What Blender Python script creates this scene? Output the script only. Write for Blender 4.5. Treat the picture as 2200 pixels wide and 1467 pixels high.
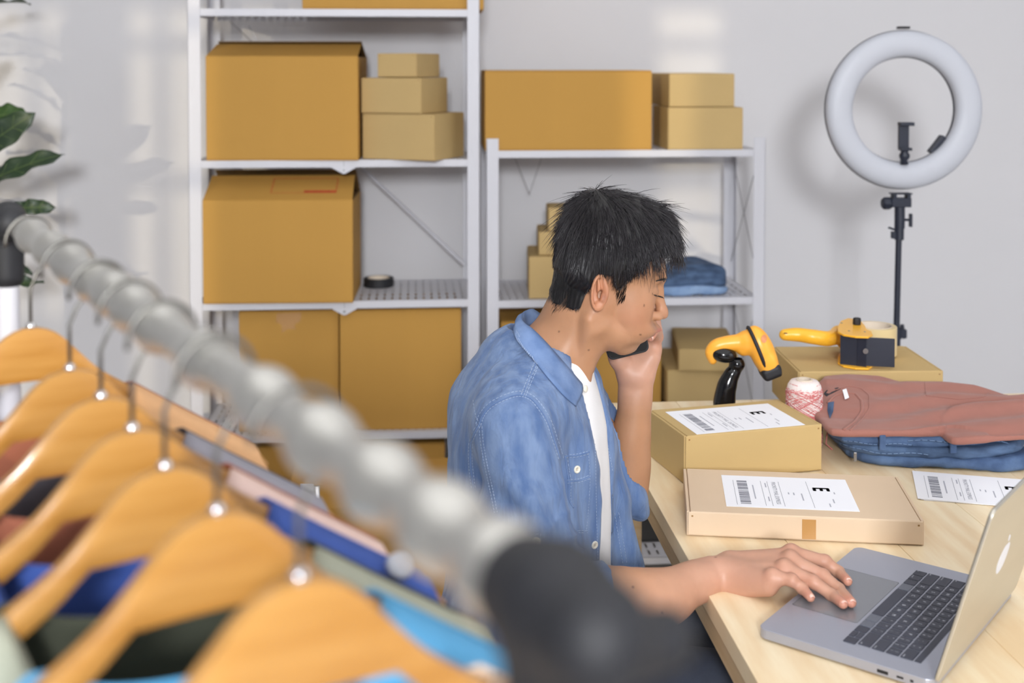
import bpy, bmesh, math, random
import numpy as np
from mathutils import Vector, Matrix, Euler
from mathutils.bvhtree import BVHTree

random.seed(7); rng = np.random.default_rng(7)
sc = bpy.context.scene
for o in list(bpy.data.objects): bpy.data.objects.remove(o)
COL = sc.collection
R = math.radians

# ------------------------------------------------------------------ camera
FPX, PX0, PY0, PITCH, HC = 2600.0, 1100.0, 222.0, R(1.8), 1.52
cam_d = bpy.data.cameras.new('camera'); cam = bpy.data.objects.new('camera', cam_d); COL.objects.link(cam)
cam.location = (0, 0, HC); cam.rotation_euler = (R(90) - PITCH, 0, 0)
cam_d.sensor_fit = 'HORIZONTAL'; cam_d.sensor_width = 36.0
cam_d.lens = FPX / 2200 * 36.0
cam_d.shift_y = -(733.5 - PY0) / 2200
cam_d.clip_start = 0.02
cam_d.dof.use_dof = True; cam_d.dof.focus_distance = 2.02; cam_d.dof.aperture_fstop = 4.0
sc.camera = cam

# ------------------------------------------------------------------ light, world, exposure
world = bpy.data.worlds.new('world'); sc.world = world; world.use_nodes = True
wb = world.node_tree.nodes['Background']; wb.inputs[0].default_value = (0.80, 0.88, 1.0, 1); wb.inputs[1].default_value = 1.0
sc.view_settings.view_transform = 'Standard'; sc.view_settings.look = 'None'
sc.view_settings.gamma = 1.0; sc.view_settings.use_curve_mapping = False
sc.view_settings.exposure = -0.60

def area(name, loc, target, size, power, color, size_y=None):
    d = bpy.data.lights.new(name, 'AREA'); d.energy = power; d.color = color; d.size = size
    if size_y: d.shape = 'RECTANGLE'; d.size_y = size_y
    o = bpy.data.objects.new(name, d); COL.objects.link(o); o.location = loc
    o.rotation_euler = (Vector(target) - Vector(loc)).to_track_quat('-Z', 'Y').to_euler()
    return o
area('key_light', (0.07, -3.6, 2.52), (1.12, 3.45, 1.40), 0.72, 390, (0.95, 0.97, 1.0))
area('ceiling_fill', (0.2, 1.3, 2.86), (0.2, 1.3, 0), 3.6, 47, (0.99, 0.99, 1.0), 3.2)  # broad soft fill added overhead to brighten the whole room
area('side_light', (3.0, 0.6, 2.0), (0.3, 2.0, 1.0), 1.6, 20, (0.93, 0.96, 1.0))
sd = bpy.data.lights.new('sun', 'SUN'); sd.energy = 1.5; sd.color = (1.0, 0.87, 0.62); sd.angle = R(0.6)
so = bpy.data.objects.new('sun', sd); COL.objects.link(so); so.location = (-4, -6, 4)
SUN = Vector((0.33, 1.0, -0.12)).normalized()
so.rotation_euler = SUN.to_track_quat('-Z', 'Y').to_euler()

# ------------------------------------------------------------------ measuring helpers (image point -> place in the room)
_f = np.array((0, math.cos(PITCH), -math.sin(PITCH))); _u = np.array((0, math.sin(PITCH), math.cos(PITCH)))
def ray(px, py):
    return _f + np.array((1.0, 0, 0)) * ((px - PX0) / FPX) + _u * (-(py - PY0) / FPX)
def W(px, py, Y):
    d = ray(px, py); t = Y / d[1]
    return Vector((d[0] * t, Y, HC + d[2] * t))
def T(px, py, z=0.75):
    d = ray(px, py); t = (z - HC) / d[2]
    return Vector((d[0] * t, d[1] * t, z))

# ------------------------------------------------------------------ materials
MATS = {}
def s2l(c):
    return tuple(((x / 255) / 12.92 if x / 255 <= 0.04045 else ((x / 255 + 0.055) / 1.055) ** 2.4) for x in c)
def mat(name, rgb, rough=0.6, metal=0.0, noise=0.0, nscale=8.0, bump=0.0, bscale=60.0, kind='noise', stretch=(1, 1, 1),
        rgb2=None, attr=None, spec=0.5, sheen=0.0, sss=0.0, emit=0.0, trans=0.0, coat=0.0, bdist=0.002, crinkle=0.0):
    m = bpy.data.materials.new(name); m.use_nodes = True; MATS[name] = m
    nt = m.node_tree; n = nt.nodes; L = nt.links; b = n['Principled BSDF']
    c = s2l(rgb) + (1,)
    b.inputs['Base Color'].default_value = c; b.inputs['Roughness'].default_value = rough
    b.inputs['Metallic'].default_value = metal; b.inputs['Specular IOR Level'].default_value = spec
    if sheen: b.inputs['Sheen Weight'].default_value = sheen
    if coat: b.inputs['Coat Weight'].default_value = coat
    if trans: b.inputs['Transmission Weight'].default_value = trans
    if sss:
        b.inputs['Subsurface Weight'].default_value = sss; b.inputs['Subsurface Radius'].default_value = (0.010, 0.004, 0.002)
        b.inputs['Subsurface Scale'].default_value = 0.6
    if emit:
        b.inputs['Emission Color'].default_value = c; b.inputs['Emission Strength'].default_value = emit
    tc = n.new('ShaderNodeTexCoord'); mp = n.new('ShaderNodeMapping'); mp.inputs['Scale'].default_value = stretch
    L.new(tc.outputs['Object'], mp.inputs['Vector'])
    src = None
    if attr:
        a = n.new('ShaderNodeVertexColor'); a.layer_name = attr; src = a.outputs['Color']
    if noise or rgb2:
        t = n.new('ShaderNodeTexNoise'); t.inputs['Scale'].default_value = nscale; t.inputs['Detail'].default_value = 5
        L.new(mp.outputs[0], t.inputs['Vector'])
        mx = n.new('ShaderNodeMix'); mx.data_type = 'RGBA'
        cr = n.new('ShaderNodeMapRange'); cr.inputs[1].default_value = 0.35; cr.inputs[2].default_value = 0.65
        L.new(t.outputs['Fac'], cr.inputs[0]); L.new(cr.outputs[0], mx.inputs[0])
        if src:
            hs = n.new('ShaderNodeHueSaturation'); hs.inputs['Value'].default_value = 1 - noise; L.new(src, hs.inputs['Color'])
            L.new(hs.outputs[0], mx.inputs[6]); L.new(src, mx.inputs[7])
        else:
            c2 = s2l(rgb2) + (1,) if rgb2 else tuple(x * (1 - noise) for x in c[:3]) + (1,)
            mx.inputs[6].default_value = c2; mx.inputs[7].default_value = c
        src = mx.outputs[2]
    if src: L.new(src, b.inputs['Base Color'])
    if bump:
        if kind == 'noise':
            t2 = n.new('ShaderNodeTexNoise'); t2.inputs['Scale'].default_value = bscale; t2.inputs['Detail'].default_value = 4; out = t2.outputs['Fac']
        elif kind == 'wave':
            t2 = n.new('ShaderNodeTexWave'); t2.inputs['Scale'].default_value = bscale; t2.inputs['Distortion'].default_value = 1.0; out = t2.outputs['Fac']
        else:
            t2 = n.new('ShaderNodeTexVoronoi'); t2.inputs['Scale'].default_value = bscale; out = t2.outputs['Distance']
        L.new(mp.outputs[0], t2.inputs['Vector'])
        bp = n.new('ShaderNodeBump'); bp.inputs['Strength'].default_value = bump; bp.inputs['Distance'].default_value = bdist
        L.new(out, bp.inputs['Height']); L.new(bp.outputs[0], b.inputs['Normal'])
        if crinkle:
            t3 = n.new('ShaderNodeTexNoise'); t3.inputs['Scale'].default_value = crinkle; t3.inputs['Detail'].default_value = 3; t3.inputs['Distortion'].default_value = 1.5
            L.new(mp.outputs[0], t3.inputs['Vector']); b2 = n.new('ShaderNodeBump'); b2.inputs['Strength'].default_value = 0.7; b2.inputs['Distance'].default_value = 0.006
            L.new(t3.outputs['Fac'], b2.inputs['Height']); L.new(b2.outputs[0], bp.inputs['Normal'])
    return m

M = {}
M['wall'] = mat('wall_paint', (219, 218, 221), 0.85, noise=0.02, nscale=2, bump=0.10, bscale=25)
M['ceil'] = mat('ceiling_paint', (235, 235, 235), 0.9, noise=0.01)
M['floor'] = mat('floor_tile', (188, 184, 178), 0.45, noise=0.06, nscale=3, bump=0.05)
M['white'] = mat('white_powder_coat', (206, 206, 213), 0.42, noise=0.015, nscale=5)
M['steel'] = mat('dull_steel', (150, 150, 152), 0.35, 0.9, noise=0.1)
M['carton'] = mat('orange_corrugated_board', (190, 145, 72), 0.75, noise=0.06, nscale=3, bump=0.10, bscale=90, kind='wave', stretch=(1, 1, 0.02), spec=0.25)
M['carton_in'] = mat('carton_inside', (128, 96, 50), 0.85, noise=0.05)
M['kraft'] = mat('kraft_board', (196, 168, 116), 0.75, noise=0.05, nscale=4, bump=0.05, bscale=120, spec=0.25)
M['kraft_pink'] = mat('pale_brown_board', (220, 196, 168), 0.7, noise=0.04, nscale=5, bump=0.05, bscale=120, spec=0.25)
M['kraft_edge'] = mat('board_cut_edge', (150, 112, 66), 0.85, noise=0.1, nscale=40)
M['tape'] = mat('clear_brown_tape', (186, 140, 84), 0.25, noise=0.05)
M['red_ink'] = mat('red_ink', (196, 84, 44), 0.8, noise=0.2, nscale=60)
M['black'] = mat('black_plastic', (28, 29, 34), 0.6, noise=0.1, nscale=20)
M['black_gloss'] = mat('glossy_black_plastic', (18, 18, 20), 0.16, noise=0.1, nscale=20)
M['navy_black'] = mat('dark_blue_black_plastic', (30, 36, 52), 0.45, noise=0.1, nscale=20)
M['yellow'] = mat('yellow_plastic', (250, 186, 52), 0.32, noise=0.03, nscale=10)
M['yellow_soft'] = mat('orange_yellow_plastic', (252, 176, 60), 0.35, noise=0.03, nscale=10)
M['diffuser'] = mat('white_diffuser', (187, 190, 199), 0.5, noise=0.01)
M['paper'] = mat('white_paper', (243, 244, 250), 0.7, noise=0.01)
M['ink'] = mat('black_ink', (38, 40, 48), 0.7, noise=0.05)
M['ink_grey'] = mat('grey_ink', (128, 130, 142), 0.7, noise=0.05)
M['ink_light'] = mat('faint_ink', (176, 178, 190), 0.7, noise=0.05)
M['alu'] = mat('grey_anodised_aluminium', (176, 179, 192), 0.38, 0.55, noise=0.01, nscale=4, bump=0.02, bscale=900)
M['alu_lid'] = mat('beige_reflection_aluminium', (204, 200, 190), 0.42, 0.75, noise=0.04, nscale=3, stretch=(0.5, 6, 6))  # lid metal tinted beige, its warm reflection put into the colour
M['alu_edge'] = mat('aluminium_edge', (160, 148, 128), 0.35, 0.8, noise=0.03)
M['pad'] = mat('trackpad_glass', (136, 138, 144), 0.22, 0.3, noise=0.01)
M['key'] = mat('dark_key', (58, 61, 74), 0.5, noise=0.03)
M['key_light'] = mat('pale_smooth_key', (96, 100, 112), 0.35, noise=0.03)  # paler and smoother than the other keys
M['keyleg'] = mat('key_legend', (222, 225, 235), 0.6, noise=0.01)
M['pine'] = mat('clear_pine', (245, 228, 194), 0.38, noise=0.0, rgb2=(232, 204, 162), nscale=5, stretch=(6, 0.8, 1), bump=0.02, bscale=40)
M['pine_edge'] = mat('pine_edge', (206, 180, 142), 0.5, rgb2=(196, 164, 120), nscale=6, stretch=(1, 1, 14))
M['hanger'] = mat('varnished_wood', (192, 142, 76), 0.30, rgb2=(168, 116, 50), nscale=6, stretch=(1, 1, 8), coat=0.25)
M['chrome'] = mat('chrome', (222, 222, 224), 0.14, 1.0, noise=0.02)
M['rail'] = mat('brushed_steel_rail', (206, 205, 200), 0.36, 0.85, noise=0.05, nscale=9)
M['wire'] = mat('hook_wire', (128, 126, 122), 0.45, 1.0, noise=0.05)
M['twine_w'] = mat('white_twine', (240, 226, 222), 0.9, noise=0.1, nscale=400)
M['twine_r'] = mat('red_twine', (212, 124, 122), 0.9, noise=0.1, nscale=400)
M['core'] = mat('cardboard_core', (222, 208, 190), 0.85, noise=0.06)
M['tee_brown'] = mat('brown_jersey', (156, 104, 92), 0.9, noise=0.06, nscale=30, bump=0.15, bscale=700, sheen=0.15)
M['denim_dk'] = mat('dark_denim', (54, 74, 104), 0.85, rgb2=(84, 108, 142), nscale=22, bump=0.35, bscale=500, stretch=(1, 1, 2))
M['denim_md'] = mat('washed_denim', (92, 118, 156), 0.85, rgb2=(58, 80, 116), nscale=18, bump=0.35, bscale=500)
M['denim_pl'] = mat('pale_denim', (140, 166, 200), 0.85, rgb2=(112, 140, 180), nscale=18, bump=0.3, bscale=500)
M['shirt'] = mat('blue_chambray', (116, 138, 174), 0.88, rgb2=(80, 106, 150), nscale=30, stretch=(1.6, 1.6, 0.45), crinkle=26, bump=0.30, bscale=520, bdist=0.001, sheen=0.1)
M['shirt_lt'] = mat('pale_blue_chambray', (120, 144, 184), 0.88, rgb2=(94, 120, 164), nscale=30, bump=0.3, bscale=520, bdist=0.001)
M['stitch'] = mat('pale_thread', (178, 194, 218), 0.9, noise=0.1, nscale=200)
M['button'] = mat('cream_button', (236, 230, 214), 0.35, noise=0.03)
M['tshirt'] = mat('white_jersey', (240, 240, 242), 0.85, noise=0.02, nscale=20, bump=0.1, bscale=500)
M['trouser'] = mat('navy_twill', (44, 50, 64), 0.9, noise=0.12, nscale=60, bump=0.2, bscale=400)
M['skin'] = mat('skin', (222, 168, 136), 0.47, attr='tone', noise=0.06, nscale=45, bump=0.12, bscale=300, bdist=0.0006, sss=0.10)
M['hair'] = mat('black_hair', (19, 18, 20), 0.42, noise=0.2, nscale=80, stretch=(1, 1, 1))
M['hair_strand'] = mat('black_hair_strand', (44, 41, 45), 0.26, noise=0.2, nscale=60)
M['nail'] = mat('nail', (242, 200, 184), 0.25, noise=0.02)
M['eye'] = mat('eye_white', (225, 220, 215), 0.2, noise=0.02)
M['iris'] = mat('dark_iris', (30, 20, 16), 0.15, noise=0.02)
M['leaf'] = mat('dark_leaf', (44, 62, 44), 0.40, rgb2=(56, 76, 50), nscale=14)
M['leaf_lt'] = mat('young_leaf', (78, 108, 52), 0.40, rgb2=(62, 90, 46), nscale=14)
M['vein'] = mat('leaf_vein', (98, 118, 66), 0.5, noise=0.05)
M['bark'] = mat('bark', (96, 80, 62), 0.9, noise=0.3, nscale=30, bump=0.5, bscale=60)
M['soil'] = mat('soil', (60, 46, 36), 0.95, noise=0.4, nscale=50)
M['pot'] = mat('white_glazed_pot', (226, 224, 220), 0.3, noise=0.02)
M['g_orange'] = mat('apricot_cotton', (226, 176, 128), 0.85, noise=0.05, nscale=30)
M['g_grey'] = mat('grey_cotton', (150, 148, 158), 0.85, noise=0.06, nscale=30)
M['g_charcoal'] = mat('charcoal_cotton', (66, 62, 68), 0.85, noise=0.06, nscale=30)
M['g_pink'] = mat('pale_pink_cotton', (226, 196, 186), 0.85, noise=0.05, nscale=30)
M['g_rust'] = mat('rust_cotton', (156, 92, 68), 0.85, noise=0.05, nscale=30)
M['g_blue'] = mat('royal_blue_denim', (58, 86, 162), 0.85, noise=0.10, nscale=30)
M['g_olive'] = mat('dark_olive_cotton', (60, 62, 48), 0.85, noise=0.10, nscale=30)
M['g_sage'] = mat('sage_grey_cotton', (166, 168, 150), 0.85, noise=0.06, nscale=30)
M['g_sky'] = mat('sky_blue_cotton', (92, 168, 216), 0.85, noise=0.06, nscale=30)
M['g_cream'] = mat('cream_cotton', (236, 224, 206), 0.85, noise=0.05, nscale=20, rgb2=(214, 170, 130))

# ------------------------------------------------------------------ objects
def tag(o, label=None, cat=None, group=None, kind=None):
    if label: o['label'] = label
    if cat: o['category'] = cat
    if group: o['group'] = group
    if kind: o['kind'] = kind
    return o
def empty(name, loc=(0, 0, 0), rz=0.0, label=None, cat=None, group=None):
    o = bpy.data.objects.new(name, None); COL.objects.link(o); o.location = loc; o.rotation_euler = (0, 0, rz)
    o.empty_display_size = 0.05
    return tag(o, label, cat, group)
def mesh_obj(name, me, m, parent=None, smooth=False):
    o = bpy.data.objects.new(name, me); COL.objects.link(o)
    ms = m if isinstance(m, (list, tuple)) else [m]
    for x in ms: me.materials.append(x)
    if smooth: me.polygons.foreach_set('use_smooth', [True] * len(me.polygons))
    if parent: o.parent = parent
    return o
def copy_tree(o, parent=None):
    c = o.copy(); COL.objects.link(c)
    if parent: c.parent = parent
    for ch in [x for x in o.children]: copy_tree(ch, c)
    return c

class MB:
    """collects shapes; build() links them as one mesh object"""
    def __init__(s): s.v = []; s.f = []; s.mi = []
    def add(s, vs, fs, mi=0):
        b = len(s.v); s.v += [tuple(x) for x in vs]; s.f += [tuple(i + b for i in f) for f in fs]; s.mi += [mi] * len(fs); return s
    def box(s, lo, hi, mi=0, mx=None):
        x0, y0, z0 = lo; x1, y1, z1 = hi
        v = [(x0, y0, z0), (x1, y0, z0), (x1, y1, z0), (x0, y1, z0), (x0, y0, z1), (x1, y0, z1), (x1, y1, z1), (x0, y1, z1)]
        if mx: v = [mx @ Vector(p) for p in v]
        return s.add(v, [(0, 3, 2, 1), (4, 5, 6, 7), (0, 1, 5, 4), (1, 2, 6, 5), (2, 3, 7, 6), (3, 0, 4, 7)], mi)
    def tube(s, pts, r, n=10, mi=0, caps=True, flat=1.0):
        pts = [Vector(p) for p in pts]; rs = r if isinstance(r, (list, tuple)) else [r] * len(pts)
        base = len(s.v); prev = None; vs = []; fs = []
        for i, p in enumerate(pts):
            d = (pts[min(i + 1, len(pts) - 1)] - pts[max(i - 1, 0)]).normalized()
            if prev is None:
                a = Vector((0, 0, 1)) if abs(d.z) < 0.9 else Vector((1, 0, 0)); u = d.cross(a).normalized()
            else: u = (prev - d * prev.dot(d)).normalized()
            prev = u; w = d.cross(u)
            for k in range(n):
                t = 2 * math.pi * k / n
                vs.append(p + u * (math.cos(t) * rs[i]) + w * (math.sin(t) * rs[i] * flat))
        for i in range(len(pts) - 1):
            for k in range(n):
                k2 = (k + 1) % n; fs.append((i * n + k, i * n + k2, (i + 1) * n + k2, (i + 1) * n + k))
        if caps: fs.append(tuple(range(n))[::-1]); fs.append(tuple((len(pts) - 1) * n + k for k in range(n)))
        return s.add(vs, fs, mi)
    def lathe(s, prof, n=32, mi=0, mx=None, closed=False):
        vs = []; fs = []; m = len(prof)
        for k in range(n):
            t = 2 * math.pi * k / n
            for (r, z) in prof: vs.append(Vector((r * math.cos(t), r * math.sin(t), z)))
        for k in range(n):
            k2 = (k + 1) % n
            for i in range(m - 1 if not closed else m):
                j = (i + 1) % m; fs.append((k * m + i, k2 * m + i, k2 * m + j, k * m + j))
        if mx: vs = [mx @ v for v in vs]
        return s.add(vs, fs, mi)
    def prism(s, poly, z0, z1, mi=0, mx=None):
        n = len(poly); vs = [Vector((x, y, z0)) for x, y in poly] + [Vector((x, y, z1)) for x, y in poly]
        if mx: vs = [mx @ v for v in vs]
        fs = [tuple(range(n))[::-1], tuple(range(n, 2 * n))] + [(i, (i + 1) % n, n + (i + 1) % n, n + i) for i in range(n)]
        return s.add(vs, fs, mi)
    def build(s, name, m, parent=None, smooth=False, bevel=0.0, seg=2, auto=None):
        me = bpy.data.meshes.new(name); me.from_pydata([tuple(v) for v in s.v], [], s.f); me.update()
        o = mesh_obj(name, me, m, parent, smooth)
        if any(s.mi): me.polygons.foreach_set('material_index', s.mi)
        bm = bmesh.new(); bm.from_mesh(me); bmesh.ops.recalc_face_normals(bm, faces=bm.faces); bm.to_mesh(me); bm.free()
        if bevel:
            md = o.modifiers.new('bevel', 'BEVEL'); md.width = bevel; md.segments = seg; md.limit_method = 'ANGLE'; md.angle_limit = R(35)
        if auto: me.set_sharp_from_angle(angle=R(auto))
        return o

def grid_mesh(P, name, m, parent=None, thick=0.0, smooth=True, closed_u=False, off=0.0):
    """P: array (nu, nv, 3)"""
    P = np.asarray(P, dtype=float); nu, nv = P.shape[:2]
    vs = P.reshape(-1, 3).tolist(); fs = []
    for i in range(nu - (0 if closed_u else 1)):
        for j in range(nv - 1):
            i2 = (i + 1) % nu; fs.append((i * nv + j, i2 * nv + j, i2 * nv + j + 1, i * nv + j + 1))
    me = bpy.data.meshes.new(name); me.from_pydata(vs, [], fs); me.update()
    o = mesh_obj(name, me, m, parent, smooth)
    if thick:
        md = o.modifiers.new('solid', 'SOLIDIFY'); md.thickness = thick; md.offset = off
    return o

# ------------------------------------------------------------------ signed distance volumes -> continuous meshes
class Vol:
    def __init__(s, lo, hi, h):
        s.lo = np.array(lo, float); s.h = h; s.n = np.ceil((np.array(hi, float) - s.lo) / h).astype(int) + 1
        s.ax = [(s.lo[i] + h * np.arange(s.n[i])).astype(np.float32) for i in range(3)]
        s.F = np.full(tuple(s.n), 0.1, np.float32)
    def region(s, lo, hi, m):
        sl = []
        for i in range(3):
            a = int(np.clip(math.floor((lo[i] - m - s.lo[i]) / s.h), 0, s.n[i])); b = int(np.clip(math.ceil((hi[i] + m - s.lo[i]) / s.h) + 1, 0, s.n[i]))
            sl.append(slice(a, b))
        return tuple(sl), (s.ax[0][sl[0]][:, None, None], s.ax[1][sl[1]][None, :, None], s.ax[2][sl[2]][None, None, :])
    def op(s, prim, k=0.01, cut=False):
        fn, lo, hi = prim
        sl, xyz = s.region(lo, hi, max(k, 2 * s.h) + 0.004 if not cut else max(k, 2 * s.h) + 0.004)
        if any(q.stop <= q.start for q in sl): return s
        d = fn(*xyz); F = s.F[sl]
        if cut:
            a, b = -F, d
            hh = np.maximum(k - np.abs(a - b), 0) / k if k > 0 else 0
            s.F[sl] = -(np.minimum(a, b) - hh * hh * k * 0.25)
        else:
            hh = np.maximum(k - np.abs(F - d), 0) / k if k > 0 else 0
            s.F[sl] = np.minimum(F, d) - hh * hh * k * 0.25
        return s
    def surface(s):
        F = s.F; S = F < 0
        nx, ny, nz = F.shape
        c = np.zeros((nx - 1, ny - 1, nz - 1), np.int8)
        for dx in (0, 1):
            for dy in (0, 1):
                for dz in (0, 1): c += S[dx:nx - 1 + dx, dy:ny - 1 + dy, dz:nz - 1 + dz]
        act = (c > 0) & (c < 8); I, J, K = np.nonzero(act)
        idx = np.full(act.shape, -1, np.int64); idx[I, J, K] = np.arange(len(I))
        acc = np.zeros((len(I), 3)); cnt = np.zeros(len(I))
        cor = [(a, b, d) for a in (0, 1) for b in (0, 1) for d in (0, 1)]
        val = {q: F[I + q[0], J + q[1], K + q[2]].astype(float) for q in cor}
        for q in cor:
            for ax in range(3):
                if q[ax] == 0:
                    p = list(q); p[ax] = 1; p = tuple(p); a, b = val[q], val[p]; m = (a < 0) != (b < 0)
                    t = np.where(m, a / np.where(m, a - b, 1), 0)
                    for i in range(3): acc[:, i] += np.where(m, q[i] + (t if i == ax else 0), 0)
                    cnt += m
        V = (np.stack([I, J, K], 1) + acc / cnt[:, None]) * s.h + s.lo
        faces = []
        for ax in range(3):
            o = [(1, 2), (2, 0), (0, 1)][ax]
            a = [slice(None)] * 3; b = [slice(None)] * 3
            a[ax] = slice(0, -1); b[ax] = slice(1, None)
            for q in o: a[q] = slice(1, -1); b[q] = slice(1, -1)
            s0, s1 = S[tuple(a)], S[tuple(b)]
            E = np.array(np.nonzero(s0 != s1)); up = s0[tuple(E)]
            for q in o: E[q] += 1
            def cell(d0, d1):
                e = E.copy(); e[o[0]] -= d0; e[o[1]] -= d1; return idx[tuple(e)]
            Q = np.stack([cell(1, 1), cell(0, 1), cell(0, 0), cell(1, 0)], 1)
            Q[~up] = Q[~up][:, ::-1]; faces.append(Q)
        return V, np.concatenate(faces)

def schain(vol, pts, rs, k=.0015, n=6):
    pts = [Vector(p) for p in pts]; P, Q = [], []
    for i in range(len(pts) - 1):
        p0, p1, p2, p3 = pts[max(0, i - 1)], pts[i], pts[i + 1], pts[min(len(pts) - 1, i + 2)]
        for j in range(n):
            t = j / n; P.append(.5 * ((2 * p1) + (-p0 + p2) * t + (2 * p0 - 5 * p1 + 4 * p2 - p3) * t * t + (-p0 + 3 * p1 - 3 * p2 + p3) * t ** 3)); s_ = t * t * (3 - 2 * t); Q.append(rs[i] * (1 - s_) + rs[i + 1] * s_)
    P.append(pts[-1]); Q.append(rs[-1])
    for i in range(len(P) - 1): vol.op(cone(P[i], P[i + 1], Q[i], Q[i + 1]), k)
def relax(V, Fc, it=2, lam=0.5, mu=-0.52):
    E = np.concatenate([Fc[:, [0, 1]], Fc[:, [1, 2]], Fc[:, [2, 3]], Fc[:, [3, 0]]])
    deg = np.bincount(E.ravel(), minlength=len(V)).astype(float)[:, None]
    for k in range(it * 2):
        s = np.zeros_like(V)
        for i in range(3):
            s[:, i] = np.bincount(E[:, 0], V[E[:, 1], i], len(V)) + np.bincount(E[:, 1], V[E[:, 0], i], len(V))
        V = V + (lam if k % 2 == 0 else mu) * (s / deg - V)
    return V
def normals(V, Fc):
    n = np.cross(V[Fc[:, 2]] - V[Fc[:, 0]], V[Fc[:, 3]] - V[Fc[:, 1]]); N = np.zeros_like(V)
    for c in range(4):
        for i in range(3): N[:, i] += np.bincount(Fc[:, c], n[:, i], len(V))
    return N / np.maximum(np.linalg.norm(N, axis=1, keepdims=True), 1e-12)
def np_mesh(name, V, Fc, m, parent=None, tone=None):
    me = bpy.data.meshes.new(name); me.vertices.add(len(V)); me.vertices.foreach_set('co', np.asarray(V, np.float32).ravel())
    k = Fc.shape[1]; me.loops.add(k * len(Fc)); me.loops.foreach_set('vertex_index', np.asarray(Fc, np.int32).ravel())
    me.polygons.add(len(Fc)); me.polygons.foreach_set('loop_start', np.arange(0, k * len(Fc), k, dtype=np.int32))
    me.update(calc_edges=True); me.polygons.foreach_set('use_smooth', np.ones(len(Fc), bool))
    o = bpy.data.objects.new(name, me); COL.objects.link(o)
    for x in (m if isinstance(m, (list, tuple)) else [m]): me.materials.append(x)
    if parent: o.parent = parent
    if tone is not None:
        a = me.color_attributes.new('tone', 'FLOAT_COLOR', 'POINT')
        t = np.ones((len(V), 4), np.float32); t[:, :3] = tone; a.data.foreach_set('color', t.ravel())
    return o
A3 = lambda p: np.array(tuple(p), float)
def rotm(ax=0, ay=0, az=0): return np.array(Euler((R(ax), R(ay), R(az))).to_matrix())
def ell(c, r, rot=None):
    c = A3(c); r = A3(r) if hasattr(r, '__len__') else np.array([r] * 3, float); m = max(r)
    Ri = None if rot is None else rot.T
    def fn(X, Y, Z):
        x, y, z = X - c[0], Y - c[1], Z - c[2]
        if Ri is not None: x, y, z = [Ri[i, 0] * x + Ri[i, 1] * y + Ri[i, 2] * z for i in range(3)]
        k0 = np.sqrt((x / r[0]) ** 2 + (y / r[1]) ** 2 + (z / r[2]) ** 2); k1 = np.sqrt((x / r[0] ** 2) ** 2 + (y / r[1] ** 2) ** 2 + (z / r[2] ** 2) ** 2)
        return (k0 * (k0 - 1) / np.maximum(k1, 1e-9)).astype(np.float32)
    ext = r if rot is None else np.array([m] * 3)
    return fn, c - ext, c + ext
def cone(a, b, ra, rb):
    a, b = A3(a), A3(b); ba = b - a; L2 = max(float(ba @ ba), 1e-12)
    def fn(X, Y, Z):
        x, y, z = X - a[0], Y - a[1], Z - a[2]
        t = np.clip((x * ba[0] + y * ba[1] + z * ba[2]) / L2, 0, 1)
        return (np.sqrt((x - t * ba[0]) ** 2 + (y - t * ba[1]) ** 2 + (z - t * ba[2]) ** 2) - (ra + (rb - ra) * t)).astype(np.float32)
    m = max(ra, rb)
    return fn, np.minimum(a, b) - m, np.maximum(a, b) + m
def rbox(c, hs, rot=None, rd=0.004):
    c = A3(c); hs = A3(hs); Ri = None if rot is None else rot.T
    def fn(X, Y, Z):
        x, y, z = X - c[0], Y - c[1], Z - c[2]
        if Ri is not None: x, y, z = [Ri[i, 0] * x + Ri[i, 1] * y + Ri[i, 2] * z for i in range(3)]
        qx, qy, qz = np.abs(x) - hs[0] + rd, np.abs(y) - hs[1] + rd, np.abs(z) - hs[2] + rd
        return (np.sqrt(np.maximum(qx, 0) ** 2 + np.maximum(qy, 0) ** 2 + np.maximum(qz, 0) ** 2) + np.minimum(np.maximum(qx, np.maximum(qy, qz)), 0) - rd).astype(np.float32)
    e = np.array([float(np.linalg.norm(hs))] * 3) if rot is not None else hs
    return fn, c - e, c + e
def chain(vol, pts, rs, k):
    for i in range(len(pts) - 1): vol.op(cone(pts[i], pts[i + 1], rs[i], rs[i + 1]), k)
def vnoise(P, sc_, seed=0):
    """smooth value noise, P (n,3) -> (n,) in -1..1"""
    r = np.random.default_rng(seed); tab = r.uniform(-1, 1, 4096)
    q = P * np.array(sc_, float); i = np.floor(q).astype(np.int64); f = q - i; f = f * f * (3 - 2 * f); out = 0
    for a in (0, 1):
        for b in (0, 1):
            for c in (0, 1):
                h = ((i[:, 0] + a) * 73856093 ^ (i[:, 1] + b) * 19349663 ^ (i[:, 2] + c) * 83492791) & 4095
                out = out + tab[h] * (f[:, 0] if a else 1 - f[:, 0]) * (f[:, 1] if b else 1 - f[:, 1]) * (f[:, 2] if c else 1 - f[:, 2])
    return out

# ================================================================== the room
YAW = R(4.5); CY, SY = math.cos(YAW), math.sin(YAW)
WO = Vector((-1.06, 4.43, 0))
def RMX(u, v, z=0): return Vector((WO.x + u * CY - v * SY, WO.y + u * SY + v * CY, z))
ROOM = Matrix.Translation(WO) @ Matrix.Rotation(YAW, 4, 'Z')
U0, U1, V0, V1, HZ = -5.6, 4.6, -8.2, 0.0, 2.95
def struct(name, mb, m, **k):
    o = mb.build(name, m, **k); o['kind'] = 'structure'; return o
b = MB(); b.box((U0 - .1, V1, -0.05), (U1 + .1, V1 + .1, HZ), mx=ROOM); struct('wall_back', b, M['wall'])
b = MB(); b.box((U0 - .1, V0 - .1, -0.05), (U0, V1, HZ), mx=ROOM); struct('wall_left', b, M['wall'])
b = MB(); b.box((U1, V0 - .1, -0.05), (U1 + .1, V1, HZ), mx=ROOM); struct('wall_right', b, M['wall'])
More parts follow.
